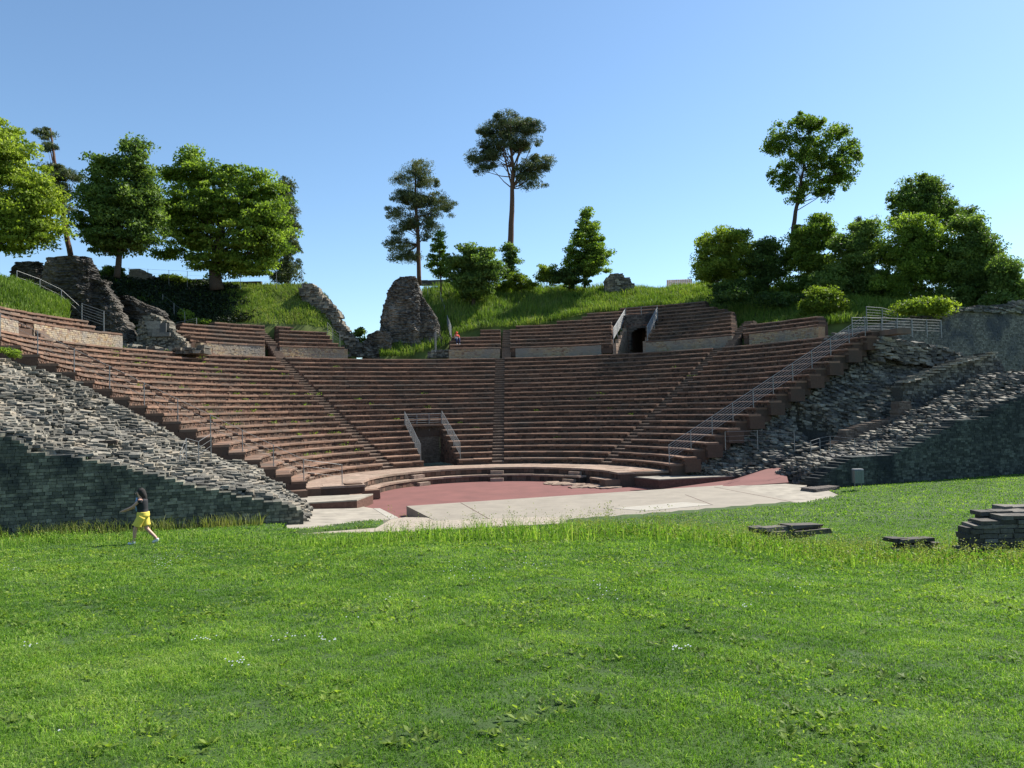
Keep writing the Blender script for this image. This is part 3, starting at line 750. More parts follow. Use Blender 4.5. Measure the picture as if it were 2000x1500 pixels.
a = Acc(); rubble_field(a, hfRA, 13.5, 36, YF + .75, -4.0, .36, .22, .12, ground=.3)
a.build('rubble_core', M_rubble_d, RWL)
# flat slabs at its foot
a = Acc()
for px, py, hx in ((1598, 955, .75), (1618, 948, .6)):
    x, y, z = at_h(px, py, .55); a.hexes(boxV([[x, y, .45]], [hx, .5, .2], A + .1, .2))
o = a.build('stone_block', M_ruin); tag(o, 'two low flat brown blocks at the foot of the right rubble heap', 'stone')

# rubble under the right end of the seating
RB = empty('ruined_wall', W(20, -3, 0)); tag(RB, 'dark rubble slope below the right ends of the seat rows', 'wall')
nx0, nx1 = PL(1565, 830, -4)[0], PL(1622, 830, -4)[0]
def hfRB(x, y):
    rt = np.where(x < 25.2, row_base(x) - .75, 8.7 - (x - 25.2) * .12)
    foot = np.interp(x, [10, 13, 16, 20, 26, 33], [.1, .2, .8, 1.4, 3.2, 4.8])
    t = np.clip((y + 6.4) / (4.6), 0, 1) ** np.interp(x, [12, 16, 22], [2.2, 1.3, 1.])
    h = foot + (rt - foot) * t + .15 * nz(x, y, 1.1, 9) + .08 * nz(x, y, .4, 12)
    notch = (x > nx0) & (x < nx1) & (h < 4.6)
    h = np.where(notch, 1.2, h)
    edge = np.interp(y, [-6.5, -4.2, -1.3], [17.5, 13.4, 11.2])
    return np.where(x > edge, h, np.nan)
a = Acc(); rubble_field(a, hfRB, 10.6, 33, -6.4, -1.35, .38, .22, .13, ground=.1, maxstack=12)
a.build('rubble_core', M_rubble_d, RB)
# reddish brick stretch and smooth wall behind the front heap
wl('brick_wall', [PL(*p, -6.5) for p in [(1630, 870), (1642, 858), (1655, 840), (1700, 826), (1752, 814), (1756, 786), (1778, 782), (1788, 830)]], -6.5, .6, .26, .1, M_brick, 'brown brick wall stretch behind the right rubble heap')
wl('ruined_wall', [PL(*p, -5.4) for p in [(1760, 800), (1762, 748), (1820, 722), (1880, 702), (1938, 688), (1962, 715), (1968, 760), (1900, 800)]], -5.4, .7, .3, .16, M_rubble_d, 'dark ruined wall with a slanting pale ledge', jit=.3, proud=.06)
a = Acc()
for i in range(16):
    t = i / 15; x, z = PL(1763 + 172 * t, 746 - 58 * t + 3 * math.sin(t * 9), -5.6); a.hexes(Wv(boxV([[x, -5.6, z]], [.32, .3, .05], 0, .15)), .9)
o = a.build('stone_ledge', M_rubble); tag(o, 'pale slanting stone ledge on the dark ruined wall', 'ledge')
# terrace rubble to the right of the rail
def hfRC(x, y):
    h = np.interp(x, [24, 26, 30, 33.5], [9.0, 9.15, 8.8, 8.0]) + (y + 2) * .16 + .12 * nz(x, y, .7, 3)
    return np.where((x < 33.3), h, np.nan)
a = Acc(); rubble_field(a, hfRC, 25.6, 33.4, -3.6, .6, .5, .3, .16, ground=6.5, maxstack=9)
o = a.build('rubble_terrace', M_rubble_d); tag(o, 'flat topped rubble terrace under the level railing at right', 'wall')
ol = [(1640, 668), (1664, 645), (1700, 636), (1745, 630), (1790, 622), (1838, 620), (1858, 607), (1905, 603), (1960, 601), (2000, 592), (2100, 588), (2190, 584), (2190, 800), (1700, 800)]
RT = empty('retaining_wall', W(PL(2000, 700, 1.2)[0], 1.2, 6)); tag(RT, 'tall grey block retaining wall at the right edge', 'wall')
wl('wall_face', [PL(*p, 1.2) for p in ol], 1.2, 1.0, .24, .13, M_backwall, parent=RT, jit=.12, proud=.03)
# loose crown of rubble on that wall
def hfRD(x, y):
    xx = [PL(*p, 1.2) for p in ol[4:12]]; return np.interp(x, [q[0] for q in xx], [q[1] for q in xx]) + .15 * nz(x, y, .6, 8) + .15
a = Acc(); rubble_field(a, hfRD, PL(1800, 620, 1.2)[0], PL(2150, 590, 1.2)[0], 1.1, 2.8, .4, .3, .15, ground=11.6, maxstack=6)
a.build('rubble_crown', M_rubble_d, RT)

# low platforms at both ends of the orchestra
def platform(pts, z1, label, mat=M_conc2):
    o = poly_slab('platform', pts, -.3, z1, M_ochre if False else M_core); tag(o, label, 'platform')
    o2 = poly_slab('top_slab', [(x, y) for x, y in pts], z1 if np.isscalar(z1) else z1, (np.asarray(z1) + .06), mat, o); return o
platform([(-8.5, -4.1), (-7.3, -1.8), (-12.4, -1.0), (-12.9, -4.0)], .46, 'low flat topped masonry platform at the left end of the orchestra', M_pave)
platform([(8.7, -3.7), (14.2, -4.3), (14.6, -2.2), (13.2, -1.5), (8.2, -.6)], .52, 'low flat topped masonry platform at the right end of the orchestra', M_pave)

# ------------------------------------------------------------------ banks behind the seating
def bank(name, stn, mat=M_soil_b):
    """stations: px, base y, base depth, crest y, crest depth -> grassy slope with a plateau behind"""
    st_ = np.array(stn, float); px = np.arange(st_[0, 0], st_[-1, 0] + 1, 8.)
    c = [np.interp(px, st_[:, 0], st_[:, i]) for i in range(1, 5)]
    rows = []
    N = 14
    B = np.array([at_d(p, a, b_) for p, a, b_ in zip(px, c[0], c[1])]); K = np.array([at_d(p, a, b_) for p, a, b_ in zip(px, c[2], c[3])])
    for i in range(N + 1):
        t = i / N; P = B + (K - B) * t; P[:, 2] += .35 * math.sin(t * math.pi) + .12 * nz(P[:, 0], P[:, 1], 1.5, 5) * math.sin(t * math.pi); rows.append(P)
    back = K - B; back[:, 2] = 0; back /= np.linalg.norm(back, axis=1)[:, None]
    for dd, dz in ((6, -.3), (16, -.8), (17, -8)): P = K + back * dd; P[:, 2] += dz; rows.append(P)
    under = B.copy(); under[:, 2] -= 5
    P = np.stack([under] + rows, 0)
    a = Acc(); a.grid(P, .5, flip=True)
    o = a.build(name, mat, smooth=True); tag(o, kind='structure')
    return B, K
def bank_grass(name, B, K, n, hgt, wd, label, mat=M_grass_b, tlo=0., thi=1.02, mean=.5):
    m = len(B); i = rng.random(n) * (m - 1); k = i.astype(int); f = (i - k)[:, None]; t = (tlo + (thi - tlo) * rng.random(n))[:, None]
    b_ = B[k] * (1 - f) + B[np.minimum(k + 1, m - 1)] * f; q = K[k] * (1 - f) + K[np.minimum(k + 1, m - 1)] * f
    P = b_ + (q - b_) * t; tt = np.clip(t[:, 0], 0, 1); P[:, 2] += np.where(t[:, 0] < 0, .25, 0); P[:, 2] += .35 * np.sin(tt * np.pi) + .12 * nz(P[:, 0], P[:, 1], 1.5, 5) * np.sin(tt * np.pi) - .05
    cl = nz(P[:, 0], P[:, 1] * 1.3, 1.1, 31)
    a = Acc(); hh = hgt * (.5 + .7 * rng.random(n)) * (1 + .5 * np.clip(cl, -1, 1))
    blades(P, hh, np.full(n, wd), np.full(n, .55), np.clip(mean + .22 * rng.standard_normal(n) + .22 * nz(P[:, 0], P[:, 1], 2.2, 17), 0, 1), a)
    o = a.build(name, mat); tag(o, label, 'grass', kind='stuff')
S1 = [(-120, 590, 41.5, 505, 48), (-40, 603, 43, 522, 48.5), (0, 610, 44.5, 540, 49), (60, 618, 47, 562, 50.5), (100, 622, 49.5, 580, 52), (142, 628, 51.5, 606, 53)]
B1, K1 = bank('hillside', S1); bank_grass('bank_grass', B1, K1, 9000, .5, .05, 'tall green grass on the small bank at the far left', mean=.3)
S2 = [(120, 640, 56, 560, 64), (200, 668, 57, 545, 68), (300, 668, 60, 548, 70), (345, 640, 64, 550, 72), (360, 630, 65.2, 552, 72), (420, 629, 66, 557, 72.5), (520, 633, 67.8, 560, 73), (600, 636, 69.3, 556, 73.5), (640, 642, 70.3, 580, 74), (668, 668, 71, 640, 74), (700, 694, 71.5, 690, 74)]
B2, K2 = bank('hillside', S2); 
def part_bank(B, K, lo, hi):
    px = B[:, 0] / B[:, 1] * F + 1000; k = (px >= lo) & (px < hi); return B[k], K[k]
bank_grass('bank_grass', *part_bank(B2, K2, 430, 800), 18000, .45, .05, 'short sunlit dry grass on the left bank beside the spreading tree', mean=.66)
bank_grass('bank_grass', *part_bank(B2, K2, 0, 470), 5000, .45, .05, 'sparse grass in the tree shade on the left bank', mean=.15)  # low blade tint deepens the tree shade by colour
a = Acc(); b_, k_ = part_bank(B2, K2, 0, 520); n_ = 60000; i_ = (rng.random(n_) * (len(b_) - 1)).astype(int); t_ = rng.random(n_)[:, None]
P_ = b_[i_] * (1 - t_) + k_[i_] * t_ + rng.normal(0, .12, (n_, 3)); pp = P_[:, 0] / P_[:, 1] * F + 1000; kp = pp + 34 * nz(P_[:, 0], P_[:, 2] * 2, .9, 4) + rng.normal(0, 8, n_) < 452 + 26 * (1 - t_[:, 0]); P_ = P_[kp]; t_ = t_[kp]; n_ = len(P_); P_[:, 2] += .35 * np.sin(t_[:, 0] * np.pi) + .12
leaves(a, P_, .11, .6, np.clip(rng.normal(.15, .15, n_), 0, 1)); o = a.build('undergrowth', M_leaf_shade); tag(o, 'shade leaf undergrowth coloured dark as tree shade over the left bank', 'ground cover', kind='stuff')  # leaf layer added to paint the deep tree shade onto this bank

S3 = [(742, 697, 71.5, 694, 74), (800, 694, 72.5, 600, 82), (830, 680, 73.5, 565, 84), (878, 668, 74.5, 556, 85), (885, 652, 75.3, 556, 85), (950, 637, 76.5, 558, 86), (1000, 637, 76.9, 560, 87), (1060, 632, 77.5, 562, 87), (1100, 622, 78, 562, 87), (1150, 611, 78.7, 565, 87), (1215, 606, 79, 566, 87), (1300, 600, 77.6, 568, 86), (1380, 597, 75.5, 556, 84), (1386, 612, 74.5, 556, 83), (1425, 630, 71.8, 560, 82), (1442, 652, 69.4, 560, 80), (1500, 645, 67.2, 566, 77), (1560, 638, 65.2, 570, 75), (1600, 636, 63.6, 575, 73), (1660, 630, 62.5, 585, 70), (1740, 628, 62.5, 590, 68), (1840, 632, 63.5, 592, 67), (2000, 620, 66.5, 590, 70), (2180, 610, 71, 588, 75)]
B3, K3 = bank('hillside', S3); bank_grass('bank_grass', B3, K3, 70000, .75, .06, 'tall bright green grass on the long bank above the right seat rows', mean=.5, tlo=-.07)

# ------------------------------------------------------------------ ruins
def rock(name, left, right, d, thick, mat, label, n=96, m=90, cat='ruin'):
    """weathered masonry mass: outline by its left and right edges (pixels), rounded in depth, roughened"""
    Lp = np.array([at_d(x, y, d) for x, y in left]); Rp = np.array([at_d(x, y, d) for x, y in right])
    z0 = min(Lp[:, 2].min(), Rp[:, 2].min()); z1 = max(Lp[:, 2].max(), Rp[:, 2].max())
    z = np.linspace(z0, z1, n); o = np.argsort(Lp[:, 2]); l = np.interp(z, Lp[o, 2], Lp[o, 0]); o = np.argsort(Rp[:, 2]); r = np.interp(z, Rp[o, 2], Rp[o, 0])
    th = np.linspace(0, 2 * np.pi, m + 1); e = .45
    cx_, cy_ = np.sign(np.cos(th)) * np.abs(np.cos(th)) ** e, np.sign(np.sin(th)) * np.abs(np.sin(th)) ** e
    P = np.zeros((n + 1, m + 1, 3))
    for i in range(n):
        t = thick * (1 - .45 * (i / n) ** 2); P[i, :, 0] = (l[i] + r[i]) / 2 + (r[i] - l[i]) / 2 * cx_; P[i, :, 1] = d + t / 2 + t / 2 * cy_; P[i, :, 2] = z[i]
    P[n] = P[n - 1].mean(0)
    q = P[:n, :m]; k = .16 * nz(q[..., 0] * 1.3 + q[..., 1], q[..., 2], .9, 3) + .10 * nz(q[..., 0] - q[..., 1], q[..., 2] * 1.6, .33, 5) + .07 * nz(q[..., 0] * 2 + q[..., 1], q[..., 2] * 3.2, .22, 8) + rng.normal(0, .03, q.shape[:2])
    P[:n, :m, 0] += k * cx_[:m]; P[:n, :m, 1] += k * cy_[:m] * 1.6; P[:, m] = P[:, 0]
    a = Acc(); a.grid(P, .5, flip=True); a.tq = [rng.random(len(a.Q[0])) * .5 + .25]
    o_ = a.build(name, mat); tag(o_, label, cat); return o_
def rock_mat(k=1.):
    m, t, b = new_mat('ruin rock')
    tc = t.nodes.new('ShaderNodeTexCoord'); v = t.nodes.new('ShaderNodeTexVoronoi'); v.inputs['Scale'].default_value = 3.0
    mp = t.nodes.new('ShaderNodeMapping'); mp.inputs['Scale'].default_value = (1, 1, 1.7); t.links.new(tc.outputs['Object'], mp.inputs[0]); t.links.new(mp.outputs[0], v.inputs['Vector'])
    c1 = ramp(t, v.outputs['Distance'], [(0, (.20 * k, .18 * k, .15 * k)), (.45, (.13 * k, .118 * k, .10 * k)), (.8, (.045 * k, .042 * k, .038 * k))])
    pn = noise(t, .35, 5, .65, sc3=(1, 1, .45)); f = ramp(t, pn, [(.5, (0, 0, 0)), (.62, (1, 1, 1))])
    c2 = mixc(t, f, c1, (.27 * k, .235 * k, .19 * k)); g = noise(t, 7, 6, .7); gr = ramp(t, g, [(.3, (.5, .5, .5)), (.7, (1.4, 1.4, 1.4))])
    t.links.new(mixc(t, 1., c2, gr, 'MULTIPLY'), b.inputs['Base Color']); b.inputs['Roughness'].default_value = .95
    bump(t, b, mixc(t, .4, v.outputs['Distance'], g), 1., .25); return m
M_rock = rock_mat(); M_rock_shade = rock_mat(.45)  # second copy of the rock has tree shade put into its colour
def ruin(name, pts, d, thick, bw, bh, mat, label, jit=.35, proud=.12, ang=0., cat='ruin', parent=None):
    P = [at_d(px, py, d) for px, py in pts]
    ox = P[0][0]; U = (math.cos(ang), math.sin(ang))
    poly = [((p[0] - ox) / math.cos(ang), p[2]) for p in P]
    a = Acc(); stone_wall(a, poly, (ox, d), U, thick, bw, bh, jit=jit, proud=proud); o = a.build(name, mat, parent)
    if label: tag(o, label, cat)
    return o
rock('ruined_wall', [(76, 640), (78, 560), (80, 515), (86, 501)], [(174, 640), (172, 545), (170, 515), (166, 505)], 57, 2.4, M_rock_shade, 'massive squared masonry stump in shade-darkened colour among trees at far left')
rock('ruined_wall', [(6, 640), (12, 560), (16, 530), (28, 516)], [(84, 640), (84, 560), (83, 525), (74, 510)], 58.5, 1.8, M_rock_shade, 'lower wall remnant in shade-darkened colour left of the massive squared stump')
rock('ruined_wall', [(110, 700), (130, 620), (160, 565), (172, 546)], [(268, 700), (246, 645), (222, 590), (200, 556)], 57.6, 2.0, M_rock_shade, 'shade-coloured rubble slope descending from the squared stump to the walkway')
rock('ruined_wall', [(205, 700), (210, 610), (225, 578)], [(358, 700), (350, 662), (322, 622), (300, 600), (250, 580)], 61, 2.2, M_rock_shade, 'rubble wall coloured dark for the shade under the left trees')
ST_ = empty('wall_stump', at_d(300, 690, 58.2)); tag(ST_, 'small pale broken wall stump with a smooth panel between two blocks of upper seats', 'wall')
ruin('rubble', [(262, 688), (270, 640), (278, 618), (296, 612), (312, 622), (328, 628), (340, 650), (362, 668), (372, 690)], 58.2, .9, .26, .14, M_rubble, None, jit=.5, proud=.12, parent=ST_)
ruin('panel', [(292, 657), (288, 626), (316, 626), (324, 657)], 57.9, .2, .6, .3, M_backwall, None, jit=.02, proud=.0, parent=ST_)
# rubble around the foot of the gap
for (pts, d, lab) in (([(236, 684), (240, 672), (300, 678), (360, 680), (392, 676), (398, 690), (240, 694)], 55.5, 'low line of rough blocks on the walkway edge at left'),
                      ([(655, 696), (622, 640), (592, 590), (584, 562), (598, 552), (612, 554), (628, 575), (655, 600), (672, 640), (690, 655), (702, 672), (712, 696)], 71.2, 'broken grey rubble flank at the right end of the left bank')):
    ruin('rubble_edge', pts, d, 1.4, .4, .2, M_rubble, lab, jit=.45, proud=.2)
rock('ruin_pillar', [(734, 704), (737, 655), (742, 625), (748, 595), (757, 565), (768, 547), (779, 540)], [(824, 704), (823, 640), (820, 590), (818, 562), (815, 548), (809, 539)], 73.5, 3.2, M_rock, 'tall dark rounded masonry pillar beside the gap in the upper seating')
rock('ruined_wall', [(800, 704), (802, 650), (806, 600), (812, 580)], [(872, 704), (866, 660), (852, 625), (834, 592), (822, 578)], 74.2, 2.6, M_rock, 'lower rough masonry mass leaning on the tall ruined pillar')
rock('ruined_wall', [(706, 704), (708, 668), (720, 652), (736, 646)], [(762, 704), (762, 660), (758, 648), (748, 645)], 72.2, 1.2, M_rock, 'low dark smooth faced wall at the foot of the tall ruined pillar')
ruin('rubble_edge', [(836, 698), (838, 686), (860, 682), (880, 684), (882, 698)], 71.3, .8, .3, .15, M_rubble_d, 'small heap of grey blocks left of the seated person')
ruin('ruined_wall', [(1182, 570), (1184, 545), (1196, 532), (1212, 534), (1224, 542), (1238, 552), (1240, 572)], 84, 1.2, .4, .22, M_rubble, 'pale grey wall stump on the crest near the conical tree')
ruin('parapet', [(818, 556), (820, 546), (872, 546), (876, 556)], 88, .6, .6, .3, M_backwall, 'low grey parapet on the crest behind the slim young tree', jit=.1)
ruin('stone_block', [(253, 548), (254, 531), (262, 526), (284, 528), (286, 548)], 69, 1.2, .9, .28, M_backwall, 'squared grey stone block standing on the left crest', jit=.02, proud=0., cat='stone')
ruin('parapet', [(170, 545), (172, 538), (250, 540), (430, 548), (560, 556), (600, 560), (600, 566), (170, 552)], 73.5, .4, .8, .3, M_ruin, 'low dark parapet along the left crest', jit=.05, proud=.02)

def roof(px0, py0, px1, py1, px2, py2, px3, py3, d, label, dd=3.):
    """tiled roof slab"""
    q = [np.array(at_d(px0, py0, d)), np.array(at_d(px1, py1, d)), np.array(at_d(px2, py2, d + dd)), np.array(at_d(px3, py3, d + dd))]
    a = Acc(); n, m = 14, 5
    for i in range(n):
        for j in range(m):
            f = lambda u, v: (q[0] * (1 - u) + q[1] * u) * (1 - v) + (q[3] * (1 - u) + q[2] * u) * v
            p = [f(i / n, j / m), f((i + .94) / n, j / m), f((i + .94) / n, (j + 1.08) / m), f(i / n, (j + 1.08) / m)]
            up = np.array([0, 0, .07]); p = [p[0] + up, p[1] + up, p[2], p[3]]
            a.hexes(np.array([x - [0, 0, .06] for x in p] + p)[None])
    E_ = empty('house', q[0]); a.build('roof', M_tile, E_); tag(E_, label, 'house')
    b = Acc(); c = (q[0] + q[1] + q[2] + q[3]) / 4; b.hexes(boxV([[c[0], c[1], c[2] - 2.4]], [abs(q[1][0] - q[0][0]) * .42, dd * .4, 1.9])); b.build('wall', M_backwall, E_)
roof(1302, 560, 1352, 558, 1352, 545, 1302, 547, 96, 'brown tiled house roof peeping over the crest left of the right trees', 4)
roof(640, 622, 668, 626, 646, 585, 628, 583, 78, 'steep brown tiled roof edge behind the left rubble flank', 3)

# ------------------------------------------------------------------ railings
def railing(pts, label, hgt=1.1, nrail=6, pr=.028, rr=.011, group='steel railings of the theatre', post_every=1, lean=0):
    """pts: post feet (world). posts and rails are parts"""
    pts = [np.array(p, float) for p in pts]; E_ = empty('railing', pts[0]); tag(E_, label, 'railing', group)
    for p in pts:
        a = Acc(); a.tube([p - [0, 0, .15], p + [0, 0, hgt]], pr, 8); a.build('post', M_metal, E_)
    for i in range(nrail):
        h = hgt * (.98 - i * .86 / max(1, nrail)) if nrail > 1 else hgt * .98
        a = Acc()
        for p, q in zip(pts[:-1], pts[1:]): a.tube([p + [0, 0, h], q + [0, 0, h]], rr if i else rr * 1.5, 6, cap=False)
        a.build('rail', M_metal, E_)
    return E_
def endpt(k, side, inset=.35):
    R = fR(k) + .1; a = a_left(R) + inset / R if side < 0 else a_right(R) - inset / R
    x, y = polar(R, a); return (x, y, fZ(k))
railing([endpt(k, -1, .3) for k in range(20, -1, -2)] + [(*polar(8.6, R_(-109)), .87)], 'long steel railing descending the left ends of the seat rows', 1.12, 3, .024, .007)
railing([(*at_d(px, py, d_)[:2], at_d(px, py, d_)[2]) for px, py, d_ in [(1663, 654, 50.0)]] * 0 + [endpt(k, 1, .45) for k in range(0, 20, 2)] + [endpt(19.6, 1, .3)], 'long steel railing climbing the right ends of the seat rows', 1.15, 7, .03, .013)
# level rail on the terrace
tp = [W(*[(lambda q: (q[0], -2.6, q[1]))(PL(px, py, -2.6))][0]) for px, py in [(1665, 652), (1694, 652), (1723, 652), (1753, 653), (1782, 654), (1811, 655), (1839, 656)]]
railing(tp, 'level steel railing along the rubble terrace at right', 1.1, 5, .03, .012)
tp = [W(*[(lambda q: (q[0], 1.9, q[1]))(PL(px, py, 1.9))][0]) for px, py in [(1693, 630), (1724, 632), (1754, 640)]]
railing(tp, 'short sloping steel railing in grass above the terrace', 1.2, 5, .03, .012)
# around the lower passage
d = np.array([math.sin(A_V), math.cos(A_V)]); nrm = np.array([math.cos(A_V), -math.sin(A_V)])
def pv_(r, s, z): c = np.array([CX, CY]) + d * r + nrm * s; return (c[0], c[1], z)
railing([pv_(R0 + 4.55, s, Z0 + RI * 5 + .1) for s in (-1.42, -.5, .45, 1.42)], 'level steel railing across the top of the lower central passage', 1.15, 6, .028, .013)
railing([pv_(R0 + 4.5 - t * 4.4, -1.45, Z0 + RI * (5.6 - 5.6 * t) + .05) for t in (0, .33, .66, 1)], 'sloping steel railing on the left side of the lower central passage', 1.15, 7, .028, .013)
railing([pv_(R0 + 4.5 - t * 4.4, 1.45, Z0 + RI * (5.6 - 5.6 * t) + .05) for t in (0, .33, .66, 1)], 'sloping steel railing on the right side of the lower central passage', 1.15, 7, .028, .013)
# around the upper passage
d2 = np.array([math.sin(a_u), math.cos(a_u)]); n2 = np.array([math.cos(a_u), -math.sin(a_u)])
def pu_(r, s, z): c = np.array([CX, CY]) + d2 * r + n2 * s; return (c[0], c[1], z)
for sd, nm in ((-1, 'left'), (1, 'right')):
    railing([pu_(RW + .3 + 3.6 * t, sd * (SWU + .05), ZU + .15 + 2.1 * t) for t in (0, .33, .66, 1)], 'sloping steel railing on the %s side of the arched upper passage' % nm, 1.2, 10, .03, .02)
railing([pu_(RW + 4.0, s, 13.0) for s in (-SWU, 0, SWU)], 'level steel railing behind the arched upper passage', 1.15, 4, .028, .01)
def rail_px(lst, d, label, **kw):
    if np.isscalar(d): d = [d] * len(lst)
    return railing([at_d(px, py, dd) for (px, py), dd in zip(lst, d)], label, **kw)
rail_px([(160, 630), (203, 645)], 53, 'short two post steel railing at the right end of the far left rows', hgt=1.35, nrail=6, pr=.03, rr=.013)
rail_px([(33, 556), (78, 572), (120, 592), (160, 628)], [50.5, 51.5, 52.3, 53], 'wire fence descending the far left grassy bank', hgt=.95, nrail=2, pr=.025, rr=.008)
rail_px([(341, 664), (384, 654)], 63, 'short steel railing at the left end of the middle left rows', hgt=1.4, nrail=7, pr=.03, rr=.012)
rail_px([(318, 602), (340, 620), (361, 636)], [66, 65, 64.5], 'thin wire fence posts on the shaded left bank', hgt=1.2, nrail=2, pr=.025, rr=.006)
rail_px([(175, 548), (205, 549), (233, 550), (252, 551), (289, 553), (330, 555), (366, 557), (470, 562), (540, 560), (590, 560)], 69.5, 'thin wire fence along the left crest', hgt=1.3, nrail=3, pr=.022, rr=.005)
rail_px([(850, 685), (852, 684)], [71.2, 71.3], 'single steel post beside the heap of grey blocks', hgt=1.75, nrail=0, pr=.035)
rail_px([(882, 667), (878, 655), (874, 644)], [73.5, 75, 76.5], 'steep steel railing left of the seated person', hgt=1.45, nrail=10, pr=.035, rr=.02)
rail_px([(868, 620), (864, 608), (861, 594), (836, 586), (832, 580)], [79, 80, 81, 82, 83], 'thin posts climbing the shaded bank beside the pillar', hgt=1.3, nrail=1, pr=.03, rr=.006)
rail_px([(640, 655), (650, 668), (664, 676)], [69.8, 69.2, 68.6], 'steel railing at the broken right end of the middle left rows', hgt=1.2, nrail=4, pr=.025, rr=.008)
rail_px([(352, 930), (364, 900), (388, 905), (412, 888)], [30.5, 32, 33, 34.5], 'thin railing standing on the left rubble', hgt=.95, nrail=3, pr=.022, rr=.006)
rail_px([(1417, 874), (1480, 872), (1552, 876)], [43.5, 43, 42.6], 'thin railing low on the right rubble slope', hgt=.9, nrail=3, pr=.02, rr=.007)
rail_px([(1584, 888), (1602, 882), (1622, 878), (1670, 884), (1712, 890)], [41.5, 42, 42, 40.5, 39.5], 'thin railing on the front right rubble heap', hgt=.75, nrail=3, pr=.02, rr=.007)

# ------------------------------------------------------------------ trees
def subcl(ells, d, n, outer=2.2):
    w_ = np.array([e[2] * e[3] for e in ells], float); w_ /= w_.sum(); idx = rng.choice(len(ells), n, p=w_)
    v = rng.standard_normal((n, 3)); v /= np.linalg.norm(v, axis=1)[:, None]; r = rng.random(n) ** (1 / outer)
    C = np.zeros((n, 3)); s = d / F
    for i, k in enumerate(idx):
        e = ells[k]; dd = e[4] if len(e) > 4 else 0
        c = np.array(at_d(e[0], e[1], d + dd)); C[i] = c + v[i] * r[i] * np.array([e[2] * s, e[2] * s * .9, e[3] * s])
    return C
def crown(parent, ells, d, nsub, nleaf, leaf, sr, flat=.5, mat=M_leaf, aspect=.55, outer=2.2, name='crown', mean=.45, C=None, droop=0.):
    if C is None: C = subcl(ells, d, nsub, outer)
    nleaf = int(nleaf * 1.25) if mat is not M_needle else int(nleaf * .8); leaf = leaf * .74 if mat is not M_needle else leaf * .85; a = Acc(); n = len(C) * nleaf; k = np.repeat(np.arange(len(C)), nleaf)
    rad = sr * 1.16 * (.4 + .85 * rng.random(len(C)) ** 1.3)
    v = rng.standard_normal((n, 3)); v *= (.95 * rng.random(n) ** .45 / np.linalg.norm(v, axis=1))[:, None]; v[:, 2] *= flat
    P = C[k] + v * rad[k][:, None]; P[:, 2] -= droop * (v[:, 0] ** 2 + v[:, 1] ** 2) * rad[k]
    t = np.clip(mean + .16 * rng.standard_normal(n) + .23 * rng.standard_normal(len(C))[k], 0, 1)
    leaves(a, P, leaf, aspect, t)
    return a.build(name, mat, parent), C
def trunk(parent, pts, rad, C, nl, mat=M_bark, name='trunk', br=.25, start=.35, lift=.3):
    """tapered trunk with limbs reaching into the crown"""
    pts = np.array(pts, float); rad = np.array(rad, float)
    t = np.linspace(0, len(pts) - 1, 14); P = np.stack([np.interp(t, np.arange(len(pts)), pts[:, i]) for i in range(3)], -1); Rr = np.interp(t, np.arange(len(pts)), rad)
    P[1:-1, :2] += rng.normal(0, .04, (12, 2)) * Rr.max() * 2
    a = Acc(); a.tube(P, Rr, 10); a.build(name, mat, parent, smooth=True)
    b = Acc(); sel = rng.choice(len(C), min(nl, len(C)), replace=False)
    for q in C[sel]:
        u = start + (1 - start) * rng.random() ** .8; i = u * 13; j = int(i); p = P[min(j, 13)]
        if p[2] > q[2] - .1: 
            lower = np.where(P[:, 2] < q[2] - .2)[0]
            if len(lower): p = P[max(lower[-1] - rng.integers(0, 2), int(start * 13))]; j = lower[-1]
        m1 = p + (q - p) * .35 + [0, 0, -lift * .3]; m2 = p + (q - p) * .7 + [0, 0, lift * .3]
        r = br * Rr[min(j, 13)] 
        b.tube([p, m1, m2, q], [r, r * .7, r * .42, r * .15], 5, cap=False)
    if len(sel): b.build('limb', mat, parent, smooth=True)
def tree(name, label, base, pts_px, rad, ells, d, nsub, nleaf, leaf, sr, nl=40, group=None, cat='tree', bark=M_bark, start=.35, **kw):
    bx = at_d(*base, d); E_ = empty(name, bx); tag(E_, label, cat, group)
    cr, C = crown(E_, ells, d, nsub, nleaf, leaf, sr, **kw)
    trunk(E_, [at_d(px, py, d) for px, py in pts_px], rad, C, nl, bark, start=start)
    return E_
# left trees
tree('leafy_tree', 'bright yellow green tree cut by the left edge of the photo', (-60, 600), [(-60, 600), (-60, 480), (-50, 330)], [.5, .4, .12],
     [(-30, 300, 80, 62), (20, 330, 72, 70), (50, 400, 62, 60), (70, 448, 54, 44), (-60, 400, 110, 100), (20, 440, 95, 50), (-20, 262, 50, 40), (80, 380, 40, 40)], 58, 420, 110, .17, 1.1, flat=.35, mat=M_leaf_y, mean=.55, droop=.25)
tree('pine_tree', 'dark pine partly hidden behind the far left tree', (140, 520), [(142, 520), (126, 440), (98, 250)], [.24, .2, .06],
     [(88, 262, 16, 12), (100, 290, 14, 12), (112, 330, 26, 16), (130, 345, 28, 10), (120, 375, 30, 16), (118, 410, 26, 16), (105, 350, 20, 40)], 66, 90, 200, .16, .75, flat=.35, mat=M_needle, aspect=.2, bark=M_bark_p)
tree('leafy_tree', 'dark upright leafy tree with a short leaning trunk on the left crest', (228, 540), [(228, 542), (234, 490), (240, 400), (250, 320)], [.26, .22, .14, .05],
     [(262, 292, 24, 26), (215, 322, 42, 32), (270, 330, 34, 34), (192, 375, 44, 38), (245, 390, 62, 58), (190, 430, 48, 40), (250, 455, 66, 36), (205, 478, 54, 24), (290, 400, 30, 50)], 64, 400, 110, .17, 1.0, flat=.45, mat=M_leaf_d, mean=.62, droop=.15, outer=2.)
